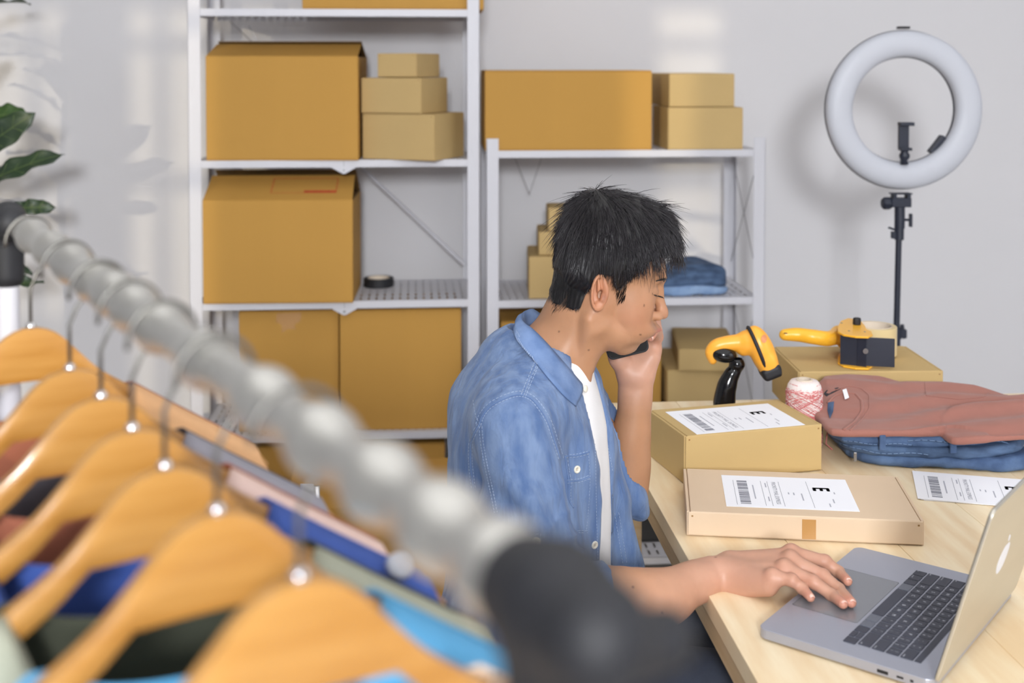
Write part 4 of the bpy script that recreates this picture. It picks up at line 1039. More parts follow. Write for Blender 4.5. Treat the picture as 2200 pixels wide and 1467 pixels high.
# ================================================================== plant
PLY = 3.88; pl0 = W(-95, 700, PLY)
plant = empty('potted_fiddle_fig', (pl0.x, pl0.y, 0), 0, 'broad leaved potted plant at the left edge of the photo', 'plant')
b = MB(); b.lathe([(0, .0), (.13, 0), (.165, .30), (.150, .30), (.140, .27), (0, .27)], 36); b.build('pot', M['pot'], plant, smooth=False, auto=40)
b = MB(); b.lathe([(0, .274), (.139, .270)], 24); b.build('soil', M['soil'], plant)
b = MB(); b.tube([(0, 0, .26), (.01, .0, .7), (-.01, .01, 1.1), (.01, 0, 1.5), (0, 0, 1.72)], [.016, .014, .012, .009, .006], 10); b.build('trunk', M['bark'], plant, smooth=True)
def leaf(base, tip, wid, m, up=(0, -.4, 1), sag=.02, wav=.006, seed=0, curl=0.15):
    wid *= 1.25; wav *= 1.2
    base, tip, up = Vector(base), Vector(tip), Vector(up); ax = tip - base; Ln = ax.length; axn = ax.normalized()
    side = axn.cross(up).normalized(); nrm = side.cross(axn).normalized(); side = (side * .55 + nrm * .83).normalized() if False else side
    r_ = random.Random(seed); ph = r_.uniform(0, 6); nu, nv = 22, 11; P = np.zeros((nu, nv, 3))
    for i in range(nu):
        t = i / (nu - 1); wprof = max(.04, math.sin(math.pi * min(1, t * 1.02)) ** .55 * (.55 + .75 * t) * (1 if t < .9 else max(0, (1.0 - t) / .1) ** .5 + .02)) * .62
        if t < .14: wprof *= .12 + .88 * (t / .14) ** 1.5
        c = base + ax * t + nrm * (-sag * 4 * (t - .5) ** 2 + sag)
        for j in range(nv):
            s = (j / (nv - 1) - .5) * 2; e = abs(s)
            q = c + side * (s * wid * wprof) + nrm * (curl * wid * (e ** 1.6) * wprof + wav * e * e * math.sin(9 * t * math.pi * .8 + ph + (1.5 if s > 0 else 0)))
            P[i, j] = q
    o = grid_mesh(P, 'leaf', m, plant, thick=.0009)
    v = MB(); v.tube([tuple(P[i, nv // 2] ) for i in range(0, nu - 1)], [.0026 * (1 - .7 * i / nu) for i in range(nu - 1)], 6)
    for i in range(3, nu - 4, 3):
        for sgn in (-1, 1):
            jj = nv // 2 + sgn * 4; k2 = min(nu - 2, i + 2); v.tube([tuple(P[i, nv // 2]), tuple((P[i + 1, nv // 2 + sgn * 2])), tuple(P[k2, jj])], .0011, 4)
    v.build('vein', M['vein'], o, smooth=True)
def LP(px, py, y=0): return W(px, py, PLY + y) - plant.location
leaf(LP(-70, 350), LP(75, 243, -.05), .062, M['leaf'], up=(0.3, -.9, .35), seed=1, curl=.1)
leaf(LP(-60, 262, .06), LP(63, 250, .08), .055, M['leaf_lt'], up=(0, -.8, .7), seed=2)
leaf(LP(-80, 430), LP(137, 331, -.04), .050, M['leaf'], up=(.1, -.72, .6), sag=.030, seed=3, curl=.25, wav=.008)
leaf(LP(10, 452, .02), LP(119, 446, 0), .036, M['leaf_lt'] if False else M['leaf'], up=(0, -.9, .3), seed=4, wav=.008)
leaf(LP(-60, 640), LP(96, 608, .0), .030, M['leaf'], up=(0, -.5, .8), seed=5, curl=.5, wav=.01)
leaf(LP(-90, 560), LP(70, 590, .03), .045, M['leaf'], up=(0, -.5, .8), seed=6)
lr = random.Random(12)
for k in range(16):
    z = 1.0 + .045 * k; a = k * 2.4 + .6
    if 0.9 < (a % 6.283) < 1.2: continue
    if math.cos(a) > .35: a += 1.9
    Ln = lr.uniform(.20, .30); leaf((0, 0, z), (Ln * math.cos(a), Ln * math.sin(a), z + lr.uniform(-.01, .12)), lr.uniform(.055, .075), M['leaf'], up=(0, 0, 1), seed=40 + k)
b = MB()
for e in ((-70, 350, 0), (-60, 262, .06), (-80, 430, 0), (10, 452, .02), (-60, 640, 0), (-90, 560, 0)):
    q = LP(*e); b.tube([(0, 0, q.z - .06), (q.x * .5, q.y * .5, q.z - .02), tuple(q)], .003, 6)
b.build('petiole', M['leaf_lt'], plant, smooth=True)['kind'] = 'stuff'

# ================================================================== clothes rail in the foreground
RA, RB = Vector((-.480, 1.18, 1.361)), Vector((.0100, .355, 1.361))
rd = (RB - RA).normalized(); rv = Vector((-rd.y, rd.x, 0)); rv = Vector((.859, .513, 0)); rv = (rv - rd * rv.dot(rd)).normalized()
def rail_at(Y): t = (Y - RA.y) / (RB.y - RA.y); return RA.lerp(RB, t)
rack = empty('clothes_rail', (RA.x, RA.y, 0), 0, 'steel clothes rail on white posts with black joints, in the foreground', 'clothes rack')
bumps = [1.12, 1.042, .965, .889, .838, .787, .732, .65, .569, .507, .455, .412, .376]
pts, rs = [], []
n = 260
for i in range(n + 1):
    p = RA.lerp(RB, i / n); pts.append(p - rack.location)
    g = max(math.exp(-((p.y - y) / (.017 * (.55 + p.y * .6))) ** 2) for y in bumps); rs.append(.0115 + .0050 * g)
b = MB(); b.tube(pts, rs, 28); b.build('rail', M['rail'], rack, smooth=True)
def joint(P, nm, s=1.0):
    v = Vol(P - Vector((.09, .09, .11)), P + Vector((.12, .09, .08)), .0025)
    v.op(cone(P - rd * .016 * s, P + rd * .020 * s, .0165 * s, .0168 * s), .006); v.op(cone(P + Vector((0, 0, .004)), P - Vector((0, 0, .055 * s)), .0165 * s, .0155 * s), .008)
    if s >= 1.0: v.op(cone(P + Vector((.01, 0, -.014)), P + rv * .040 + Vector((0, 0, -.019)), .0115, .0098), .006)
    V_, F_ = v.surface(); V_ = V_ - np.array(rack.location); np_mesh(nm, V_, F_, M['black'], rack)
joint(RB + rd * .006, 'joint', 1.0); joint(RA + Vector((-.022, .02, .004)), 'joint', .98 + 0)
for P in (RA + Vector((-.022, .02, 0)), RB + rd * .006):
    q = P - rack.location
    b = MB(); b.tube([(q.x, q.y, P.z - .05), (q.x, q.y, .05)], .0105, 16); b.build('post', M['white'], rack, smooth=False, auto=40)
    b = MB(); f0, f1 = Vector((q.x, q.y, .04)) - rv * .22, Vector((q.x, q.y, .04)) + rv * .22; b.tube([f0, f1], .0115, 12); b.build('foot_bar', M['white'], rack, auto=40)
    for f in (f0, f1):
        b = MB(); b.lathe([(0, 0), (.016, .004), (.020, .016), (.016, .03), (0, .03)], 16, mx=Matrix.Translation((f.x, f.y, 0.0))); b.build('caster', M['black'], rack, smooth=True)
b = MB(); b.tube([Vector((RA.x - .012, RA.y + .02, .30)) - rack.location, Vector((RB.x, RB.y, .30)) - rack.location], .008, 12); b.build('lower_bar', M['white'], rack, smooth=False, auto=40)

DX = [0, .01, .02, .03, .045, .057, .070, .09, .1345, .2057, .30]; DZ = [0, .001, .005, .0135, .030, .043, .0535, .067, .097, .143, .205]
def drop(x): return float(np.interp(abs(x), DX, DZ))
def hanger_proto():
    t = empty('wooden_hanger', (0, 0, 0), 0, 'x', 'hanger')
    # wooden body: arched yoke with a straight lower edge and two sloping arms
    xs = np.linspace(-.225, .225, 61); P = np.zeros((61, 10, 3))
    for i, x in enumerate(xs):
        zt = -drop(x); fl = 1 - .25 * (abs(x) / .225) ** 2
        lo_arm = zt - .021 * fl
        zb = min(lo_arm, -.052)
        th = .0065 + .0055 * (abs(x) / .225) ** 1.3; yo = -.016 * (abs(x) / .225) ** 2
        if abs(x) > .215: k = (abs(x) - .215) / .01; zt -= .006 * k; zb += .006 * k; th *= 1 - .4 * k
        for j in range(10):
            a = 2 * math.pi * (j + .5) / 10; ca, sa = math.cos(a), math.sin(a); ex = 5
            r = (abs(ca) ** ex + abs(sa) ** ex) ** (-1 / ex)
            P[i, j] = (x, yo + th * ca * r, (zt + zb) / 2 + (zt - zb) / 2 * sa * r)
    vs = P.reshape(-1, 3).tolist(); fs = []
    for i in range(60):
        for j in range(10): fs.append((i * 10 + j, i * 10 + (j + 1) % 10, (i + 1) * 10 + (j + 1) % 10, (i + 1) * 10 + j))
    fs += [tuple(range(10)), tuple(600 + j for j in range(10))[::-1]]
    b = MB(); b.add(vs, fs); b.build('wooden_body', M['hanger'], t, smooth=True, auto=50)
    b = MB(); b.lathe([(0, -.004), (.0045, -.004), (.0045, .002), (.003, .004), (0, .004)], 14); b.build('ferrule', M['chrome'], t, smooth=True)
    hk = [(0, 0, -.004), (0, 0, .050)]; r = .0215; c = (.0, 0, .0905)
    for a in range(-90, 150, 12): hk.append((r * math.sin(R(a + 90)) * .98 * 1 if False else c[0] + r * math.cos(R(a)), 0, c[2] + r * math.sin(R(a))))
    hk = [(0, 0, -.004), (0, 0, .030), (.006, 0, .042), (.016, 0, .0525)] + [(r * math.cos(R(a)), 0, .0665 + r * math.sin(R(a))) for a in range(-35, 196, 11)]
    b = MB(); b.tube(hk, .0016, 8); b.build('hook', M['wire'], t, smooth=True)
    return t
hangers = [(66, 702, 0), (150, 792, 2), (217, 852, -2), (284, 921, 1), (354, 1003, 0), (466, 1098, 1), (643, 1240, -1)]
HL = ['wooden hanger at the far end of the rail, arch cut by the left edge', 'wooden hanger carrying the grey shirt, second from the far end',
      'wooden hanger carrying the pale pink and rust shirt', 'wooden hanger carrying the royal blue shirt', 'wooden hanger carrying the dark olive shirt',
      'wooden hanger carrying the sky blue shirt, second from the camera', 'nearest wooden hanger, largest in the photo, carrying the cream shirt']
GLB = ['apricot shirt hanging at the far end of the clothes rail', 'grey shirt hanging second from the far end of the rail', 'pale pink and rust shirt hanging between the grey and royal blue shirts',
       'royal blue denim shirt with a white highlight disc, hanging on the rail', 'dark olive shirt with sage shoulder, behind the sky blue shirt', 'sky blue shirt hanging second from the camera', 'cream patterned shirt hanging nearest the camera']
GM = [('g_rust', 'g_orange'), ('g_charcoal', 'g_grey'), ('g_rust', 'g_pink'), ('g_blue', 'g_blue'), ('g_olive', 'g_sage'), ('g_sky', 'g_sky'), ('g_cream', 'g_cream')]
hp0 = hanger_proto(); ra = math.atan2(rv.y, rv.x)
def garment(name, ms, lab, seed):
    t = empty(name, (0, 0, 0), 0, lab, 'shirt', 'shirts hanging on the clothes rail')
    r_ = random.Random(seed); ph = r_.uniform(0, 6)
    for side, nm, mm in ((1, 'front_panel', ms[1]), (-1, 'back_panel', ms[0])):
        nu, nv = 61, 26; P = np.zeros((nu, nv, 3))
        for i in range(nu):
            x = -.255 + .51 * i / (nu - 1); ax = abs(x)
            sh = -drop(min(ax, .215)) + .004 - max(0, ax - .215) * 2.4
            nk = max(0, 1 - (ax / .088) ** 2); zt = sh if ax >= .088 else (-drop(.088) + .004 - (.095 if side > 0 else .030) * nk ** .55)
            for j in range(nv):
                v = j / (nv - 1); z = zt - (.50 + zt + .08) * v ** 1.15
                d = zt - z; th = .034 * min(1, d / .05) ** .4 if ax >= .088 else .012 + .018 * min(1, d / .05)
                th = max(th, .021 * min(1, .3 + d / .01)) if ax < .235 else th * max(.1, (.255 - ax) / .02)
                w_ = .007 * math.sin(x * 38 + ph + 3 * v) * min(1, v * 3)
                P[i, j] = (x * (1 + .05 * v), -side * (th + w_ * .6) - .010 * (ax / .21) ** 2, z)
        grid_mesh(P, nm, M[mm], t, thick=.0022)
    return t
for i, (hpx, hpy, yaw) in enumerate(hangers):
    Y = .7
    for _ in range(30): Y = rail_at(Y).x * 0 + (lambda k: (RA.x - RA.y * (RB.x - RA.x) / (RB.y - RA.y)) / (k - (RB.x - RA.x) / (RB.y - RA.y)))(ray(hpx, hpy)[0] / ray(hpx, hpy)[1])
    P = rail_at(Y); Q = W(hpx, hpy, Y); h = hp0 if i == 0 else copy_tree(hp0)
    for ch in h.children:
        if ch.name.startswith('hook'): ch.scale = (1, 1, (P.z + .0165 - Q.z) / .088)
    h.location = (P.x, P.y, Q.z); h.rotation_euler = (0, 0, ra + R(yaw * 1.2)); h['label'] = HL[i]; h['group'] = 'wooden hangers on the clothes rail'
    g = garment('hanging_shirt', GM[i], GLB[i], 30 + i); g.location = h.location; g.rotation_euler = h.rotation_euler
    if i == 3:
        b = MB(); b.lathe([(0, .004), (.009, .0035), (.0105, 0), (0, 0)], 18, mx=Matrix.Translation((.182, -.030, -.122)) @ Matrix.Rotation(R(45), 4, 'X')); b.build('button', M['diffuser'], g, smooth=True)  # white disc added to give a bright out-of-focus highlight

# ================================================================== the man
man = empty('person', (0.02, 1.93, 0), 0, 'seated man in a blue denim shirt, phone at his far ear, typing on a laptop', 'person')
MO = np.array(man.location)
def lin(*c): return np.array(s2l(c))
SK = lin(182, 134, 100); SKP = lin(200, 152, 128)
XS = [-.2, -.072, -.050, -.034, -.026, -.016, .010, .014, .022, .030, .036, .046, .064, .080, .096, .112, .2]
ZS = [-.036, -.036, -.036, -.030, .018, .032, .030, .016, .004, .006, .026, .046, .066, .074, .078, .074, .070]
# ---- head, in its own frame: x forward, y to his left (away from the camera), z up, origin between the ear canals
HY, HP = R(6), R(12)
MH = (Matrix.Rotation(HY, 4, 'Z') @ Matrix.Rotation(HP, 4, 'Y'))
e0 = W(1291, 632, 1.857)
MH = Matrix.Translation(e0 - MH.to_3x3() @ Vector((0, -.074, 0))) @ MH
MHi = MH.inverted()
def tl_(p): return MHi @ Vector(p)
hv = Vol((-.155, -.105, -.30), (.150, .105, .165), .00155)
hv.op(ell((.003, 0, .047), (.0925, .0755, .080)), 0)
hv.op(ell((.038, 0, .045), (.058, .063, .062)), .02)          # forehead
hv.op(ell((.045, 0, -.012), (.047, .056, .066)), .02)          # mid face
for s in (-1, 1):
    hv.op(ell((.058, s * .043, -.016), (.026, .019, .022)), .022)   # cheekbone
    hv.op(ell((.058, s * .034, -.050), (.027, .022, .030)), .022)   # cheek
    hv.op(cone((.004, s * .050, -.020), (.010, s * .047, -.062), .018, .0165), .02)
    hv.op(cone((.010, s * .047, -.062), (.066, s * .020, -.100), .0165, .0125), .02)   # jaw
    hv.op(cone((.040, s * .030, -.085), (.066, s * .018, -.075), .022, .02), .025)
hv.op(ell((.0765, 0, -.097), (.0165, .021, .0155)), .016)        # chin
hv.op(ell((.073, 0, -.056), (.0225, .030, .027)), .02)          # muzzle
hv.op(cone((.088, -.026, .030), (.0945, -.008, .026), .0085, .009), .014); hv.op(cone((.088, .026, .030), (.0945, .008, .026), .0085, .009), .014)
for s in (-1, 1): hv.op(ell((.0985, s * .031, .006), (.0125, .0125, .0090)), .014, cut=True)    # eye sockets
for s in (-1, 1):
    hv.op(ell((.0770, s * .0305, .0030), (.0145, .0165, .0125)), .005)
    hv.op(cone((.0800, s * .041, .0085), (.0868, s * .022, .0095), .0035, .0038), .004)      # upper lid fold
    hv.op(cone((.0820, s * .041, -.0065), (.0860, s * .022, -.0070), .003, .003), .006)
# nose
hv.op(cone((.0915, 0, .020), (.0985, 0, .002), .0072, .0068), .012)
hv.op(cone((.0985, 0, .002), (.1110, 0, -.021), .0068, .0092), .009)
hv.op(ell((.1120, 0, -.0255), (.0105, .0095, .0088)), .006)
for s in (-1, 1):
    hv.op(ell((.1010, s * .0125, -.0290), (.0108, .0060, .0070)), .008)
    hv.op(ell((.1045, s * .0062, -.0385), (.0058, .0036, .0040)), .002, cut=True)
hv.op(cone((.0955, 0, -.038), (.0965, 0, -.048), .006, .006), .010)
# lips
for s in (-1, 1):
    hv.op(cone((.1005, 0, -.0530), (.0860, s * .0285, -.0590), .0066, .0046), .0035)
    hv.op(cone((.0960, 0, -.0700), (.0850, s * .0270, -.0650), .0078, .0048), .0035)
    hv.op(cone((.1070, 0, -.0610), (.0890, s * .0325, -.0608), .0034, .0032), .0010, cut=True)
hv.op(ell((.0985, 0, -.0795), (.014, .022, .0052)), .010, cut=True)
# neck
nb_ = tl_((.066, 1.932, 1.045)); nu_ = Vector((-.022, 0, -.020)); nl = tl_((.040, 1.932, .96))
hv.op(cone(nu_, nb_, .054, .0575), .022); hv.op(cone(nb_, nl, .060, .075), .02)
hv.op(cone(Vector((-.055, 0, -.01)), tl_((.020, 1.932, 1.06)), .034, .045), .02)
for s in (-1, 1):
    q = tl_((.115, 1.91 + .012 * s, 1.02)); hv.op(cone((-.012, s * .056, -.045), q, .013, .008), .018)
hv.op(ell((.016, 0, -.100), (.026, .036, .018)), .03)
# ears
for s in (-1, 1):
    Rr = rotm(0, -14, 0) @ rotm(0, 0, s * 22)
    c = Vector((-.008, s * .0775, .001))
    c = c + Vector((0, 0, .002)); hv.op(ell(c, (.0180, .0052, .0275), Rr), .006)
    hv.op(ell(c + Vector((.001, s * .0055, .001)), (.0132, .0042, .0215), Rr), .003, cut=True)
    hv.op(ell(c + Vector((-.001, s * .0030, .004)), (.0048, .0040, .0175), rotm(0, -22, 0)), .003)       # antihelix
    hv.op(ell(c + Vector((.004, s * .0030, -.004)), (.0062, .0075, .0085), Rr), .003, cut=True)          # concha
    pr = []
    for a in range(-110, 151, 16):
        pr.append(c + Vector((-.0165 * math.cos(R(a)) , s * (.0035 + .0025 * math.cos(R(a))), -.0 + .0262 * math.sin(R(a)))))
    prr = [c + Matrix.Rotation(R(-14), 3, 'Y') @ (p - c) for p in pr]
    for i in range(len(prr) - 1): hv.op(cone(prr[i], prr[i + 1], .0029, .0029), .0025)
    hv.op(cone(c + Vector((.010, s * .001, -.003)), c + Vector((.010, s * .002, -.010)), .0040, .0040), .003)  # tragus
    hv.op(ell(c + Vector((.005, s * .001, -.022)), (.0078, .0046, .0075)), .004)                             # lobe
HV, HF = hv.surface(); HV = relax(HV, HF, 1)
x, y, z = HV.T
def g3(cx, cy, cz, sx, sy, sz): return np.exp(-(((x - cx) / sx) ** 2 + ((np.abs(y) - cy) / sy) ** 2 + ((z - cz) / sz) ** 2))
tone = np.tile(SK, (len(HV), 1))
def mixt(w, c):
    global tone
    w = np.clip(w, 0, 1)[:, None]; tone = tone * (1 - w) + np.array(c) * w
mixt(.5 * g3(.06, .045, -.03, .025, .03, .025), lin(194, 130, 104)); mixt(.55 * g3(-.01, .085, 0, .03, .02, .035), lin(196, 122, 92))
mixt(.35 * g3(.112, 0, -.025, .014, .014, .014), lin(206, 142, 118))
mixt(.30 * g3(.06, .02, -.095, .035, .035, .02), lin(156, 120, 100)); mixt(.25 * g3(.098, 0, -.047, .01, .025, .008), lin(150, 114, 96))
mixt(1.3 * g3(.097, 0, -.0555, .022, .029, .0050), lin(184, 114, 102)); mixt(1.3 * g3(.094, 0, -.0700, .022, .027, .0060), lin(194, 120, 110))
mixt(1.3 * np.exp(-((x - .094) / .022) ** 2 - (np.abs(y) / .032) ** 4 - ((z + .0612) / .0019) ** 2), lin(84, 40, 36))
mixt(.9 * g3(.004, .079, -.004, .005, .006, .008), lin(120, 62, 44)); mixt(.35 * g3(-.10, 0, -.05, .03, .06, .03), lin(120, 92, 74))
for (mx_, my_, mz_) in ((.060, -.056, -.014), (.042, -.060, -.045), (.052, -.050, -.088), (.034, -.062, -.032)):
    d = np.sqrt((x - mx_) ** 2 + (y - my_) ** 2 + (z - mz_) ** 2); mixt(np.clip((.0042 - d) / .0015, 0, 1) * .0, SK)
def warp(P):
    P = np.array(P, float); P2 = P.reshape(-1, 3); X, Z = P2[:, 0].copy(), P2[:, 2].copy()
    def ss(a, b_, v): t = np.clip((v - a) / (b_ - a), 0, 1); return t * t * (3 - 2 * t)
    wz = ss(-.005, .035, X) * ss(-.15, -.115, Z); dzz = np.interp(Z, [-.13, -.113, -.09, -.061, -.026, .003, .03, .07], [.017, .017, .0145, .0065, .001, .0105, .009, 0])
    P2[:, 2] += wz * dzz + .006 * ss(-.03, .01, X) * (1 - ss(.035, .065, X)) * ss(-.14, -.11, Z) * (1 - ss(-.075, -.03, Z))
    P2[:, 0] = np.where(X > 0, X + X * .09 * (1 - ss(.04, .10, Z)) * ss(-.16, -.10, Z) - .010 * ss(.03, .07, X) * ss(-.13, -.11, Z) * (1 - ss(-.100, -.074, Z)) + .0095 * ss(.055, .088, X) * np.exp(-((Z + .055) / .013) ** 2) - .003 * ss(.10, .115, X), X * (1 - .34 * ss(-.16, -.06, Z)))
    return P2.reshape(P.shape)
HU = HV.copy(); HV = warp(HV)
def to_world(V): Mw = np.array(MH); return V @ Mw[:3, :3].T + Mw[:3, 3]
head_bvh = BVHTree.FromPolygons([Vector(v) for v in HV], [tuple(f) for f in HF])
_zb = np.interp(HU[:, 0], XS, ZS) + .0012 * np.sin(HU[:, 0] * 900) ; _w = np.clip((HU[:, 2] - _zb + .004) / .007, 0, 1) * (np.abs(HU[:, 1]) < .0765) * (HU[:, 0] < .075); mixt(.93 * _w, lin(34, 30, 30))  # scalp skin darkened as shaded by the short hair over it
moles = [(1402, 631), (1384, 656), (1376, 719), (1201, 712), (1265, 752)]
for (px, py) in moles:
    o0 = MHi @ Vector((0, 0, HC)); d0 = (MHi.to_3x3() @ Vector(tuple(ray(px, py)))).normalized(); h = head_bvh.ray_cast(o0, d0)
    if h[0] is not None:
        d = np.linalg.norm(HV - np.array(h[0]), axis=1); mixt(np.clip((.0022 - d) / .0010, 0, 1) * .7, lin(92, 58, 44))
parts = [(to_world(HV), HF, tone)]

# ---- right (near) arm and hand
def finger(v, P, r, k=.004):
    for i in range(len(P) - 1): v.op(cone(P[i], P[i + 1], r[i], r[i + 1]), k if i else .009)
    for i in range(1, len(P) - 1): v.op(ell(P[i], r[i] * 1.05), .003)
wr = W(1556, 1226, 1.79); hd = Vector((.86, -.50, 0)).normalized(); hl = Vector((.50, .86, 0)).normalized(); up = Vector((0, 0, 1))
elb = Vector((.066, 1.704, .776)); midf = W(1400, 1286, 1.722)
rv_ = Vol((.03, 1.62, .690), (.53, 1.87, .850), .00165)
wl, wrr = wr + hl * .011, wr - hl * .011
schain(rv_, [elb, midf, midf.lerp(wl, .5), wl], [.036, .0405, .0300, .0205]); schain(rv_, [elb, midf, midf.lerp(wrr, .5), wrr + hd * .004], [.036, .0405, .0300, .0205], .004)
rv_.op(ell(wr - hl * .018 + up * .011 - hd * .012, (.0115, .010, .0095)), .012)   # ulna bump
tipI, tipM, tipR, tipL = T(1821, 1248, .7745), T(1829, 1294, .7740), T(1811, 1297, .7745), T(1741, 1283, .7755)
mI = W(1700, 1188, 1.772); mM = W(1698, 1203, 1.752); mR = W(1685, 1222, 1.732); mL = W(1660, 1240, 1.712)
def arch(a, b_, hpip, hdip, f1=.46, f2=.76):
    return [a, a.lerp(b_, f1) + up * hpip, a.lerp(b_, f2) + up * hdip, b_]
FI = [mI, W(1772, 1206, 1.772), W(1802, 1229, 1.764), tipI]; FM = [mM, W(1768, 1237, 1.730), W(1802, 1266, 1.707), tipM]
FR = [mR, W(1748, 1250, 1.705), W(1787, 1278, 1.688), tipR]; FL = [mL, W(1702, 1246, 1.700), W(1724, 1264, 1.695), tipL]
for m_, ra_ in ((mI, .0120), (mM, .0120), (mR, .0115), (mL, .0112)):
    s0 = wl if m_ in (mI, mM) else wrr
    rv_.op(cone(s0.lerp(m_, .1), m_ - up * .003, .0195, ra_), .013)
rv_.op(cone(wr + hd * .02 - up * .006, (mM + mR) / 2 - up * .012, .020, .0155), .012)
rv_.op(cone(wr + hd * .022 - hl * .022 - up * .010, mL - up * .015 - hd * .006, .0165, .0135), .012)    # heel below the little finger
rv_.op(cone(wr + hd * .022 + hl * .020 - up * .010, wr + hd * .055 + hl * .034 - up * .012, .0165, .013), .012)
for P, s in ((FI, 1.0), (FM, 1.02), (FR, .97), (FL, .90)): finger(rv_, P, [.0112 * s, .0094 * s, .0083 * s, .0070 * s])
th0 = wr + hd * .05 + hl * .035 - up * .010; th1 = th0 + hd * .030 + hl * .010 - up * .002; th2 = th1 + hd * .024 - hl * .002 - up * .004; th2.z = max(th2.z, .7765); th1.z = max(th1.z, .778)
finger(rv_, [th0, th1, th2], [.0125, .0105, .0085])
for m_ in (mI, mM, mR, mL): rv_.op(ell(m_ + up * .004, .0085), .008)
RV, RF = rv_.surface(); RV = relax(RV, RF, 1)
def hand_tone(V, tips, mcps):
    t = np.tile(SKP, (len(V), 1))
    for p in tips:
        d = np.linalg.norm(V - np.array(p), axis=1); w = (.55 * np.exp(-(d / .014) ** 2))[:, None]; t = t * (1 - w) + lin(214, 138, 118) * w
    for p in mcps:
        d = np.linalg.norm(V - np.array(p), axis=1); w = (.35 * np.exp(-(d / .014) ** 2))[:, None]; t = t * (1 - w) + lin(194, 128, 106) * w
    return t
rt = hand_tone(RV, (tipI, tipM, tipR, tipL), (mI, mM, mR, mL, FI[1], FM[1], FR[1], FL[1]))
w = np.clip((.30 - RV[:, 0]) / .15, 0, 1)[:, None]; rt = rt * (1 - w) + SK * w
for q in (W(1412, 1302, 1.70), W(1357, 1264, 1.69), W(1538, 1194, 1.78)):
    d = np.linalg.norm(RV - np.array(q), axis=1); i_ = d.argmin(); d = np.linalg.norm(RV - RV[i_], axis=1); w = (np.clip((.0026 - d) / .0012, 0, 1) * .7)[:, None]; rt = rt * (1 - w) + lin(96, 60, 46) * w
parts.append((RV, RF, rt))

# ---- left (far) arm and hand holding the phone
DYH = .020
def LW_(px, py, Y): return W(px, py, Y + DYH)
le = LW_(1347, 1068, 2.07); lm = LW_(1356, 945, 2.065); lw = LW_(1366, 815, 2.06)
lv = Vol((.09, 1.96, .73), (.29, 2.17, 1.18), .0019)
schain(lv, [le, LW_(1352, 1005, 2.07), lm, LW_(1360, 870, 2.06), LW_(1354, 806, 2.062)], [.034, .0355, .0325, .0265, .0205]); schain(lv, [le, LW_(1352, 1005, 2.07), lm, LW_(1366, 870, 2.06), LW_(1378, 806, 2.058)], [.034, .0355, .0325, .0265, .0205], .004)
kn = [LW_(1404, 752, 2.072), LW_(1398, 728, 2.082), LW_(1388, 708, 2.09), LW_(1372, 694, 2.095)]
for m_ in kn: lv.op(cone(LW_(1366, 806, 2.062), m_, .0205, .0125), .014)
lv.op(cone(LW_(1350, 800, 2.058), LW_(1330, 772, 2.052), .0185, .0165), .014)     # thumb pad
lv.op(cone(LW_(1382, 800, 2.056), LW_(1400, 768, 2.056), .017, .0150), .014)      # heel
finger(lv, [LW_(1330, 772, 2.052), LW_(1308, 738, 2.052), LW_(1296, 706, 2.046)], [.0150, .0110, .0090])
fs_ = []
for i, m_ in enumerate(kn):
    dyp, dx_ = -16 * i, -3 * i
    P = [m_, LW_(1412 + dx_, 724 + dyp, 2.058), LW_(1409 + dx_, 706 + dyp, 2.012), LW_(1397 + dx_ * .5, 724 + dyp, 1.984 + .002 * i)]; fs_.append(P)
    finger(lv, P, [.0115, .0096, .0086, .0074])
LV, LF = lv.surface(); LV = relax(LV, LF, 1)
lt_ = hand_tone(LV, [p[3] for p in fs_], [p[1] for p in fs_]); w = np.clip((.98 - LV[:, 2]) / .06, 0, 1)[:, None]; lt_ = lt_ * (1 - w) + SK * w
parts.append((LV, LF, lt_))
# ---- trunk under the clothes, joined to the same skin
tv = Vol((-.13, 1.70, .50), (.20, 2.18, 1.06), .007); rT = rotm(0, 0, -15)
tv.op(ell((.03, 1.93, .93), (.095, .150, .13), rT), 0); tv.op(ell((.03, 1.93, .78), (.095, .135, .17), rT), .05); tv.op(ell((.02, 1.93, .62), (.10, .14, .12), rT), .05)
tv.op(cone((.0, 1.77, .985), (.03, 1.735, .86), .036, .036), .04); tv.op(cone((.03, 1.735, .86), elb, .036, .036), .03)
tv.op(cone((.085, 2.09, .98), (.150, 2.09, .88), .034, .030), .04); tv.op(cone((.150, 2.09, .88), le, .028, .028), .02); tv.op(cone((.066, 1.932, 1.0), (.04, 1.93, .9), .055, .08), .05)
TVv, TF = tv.surface(); parts.append((relax(TVv, TF, 1), TF, np.tile(SK, (len(TVv), 1))))
vo = 0; AV, AF, AT = [], [], []
for V, F, t in parts: AV.append(V); AF.append(F + vo); AT.append(t); vo += len(V)
body = np_mesh('body', np.concatenate(AV) - MO, np.concatenate(AF), M['skin'], man, np.concatenate(AT))

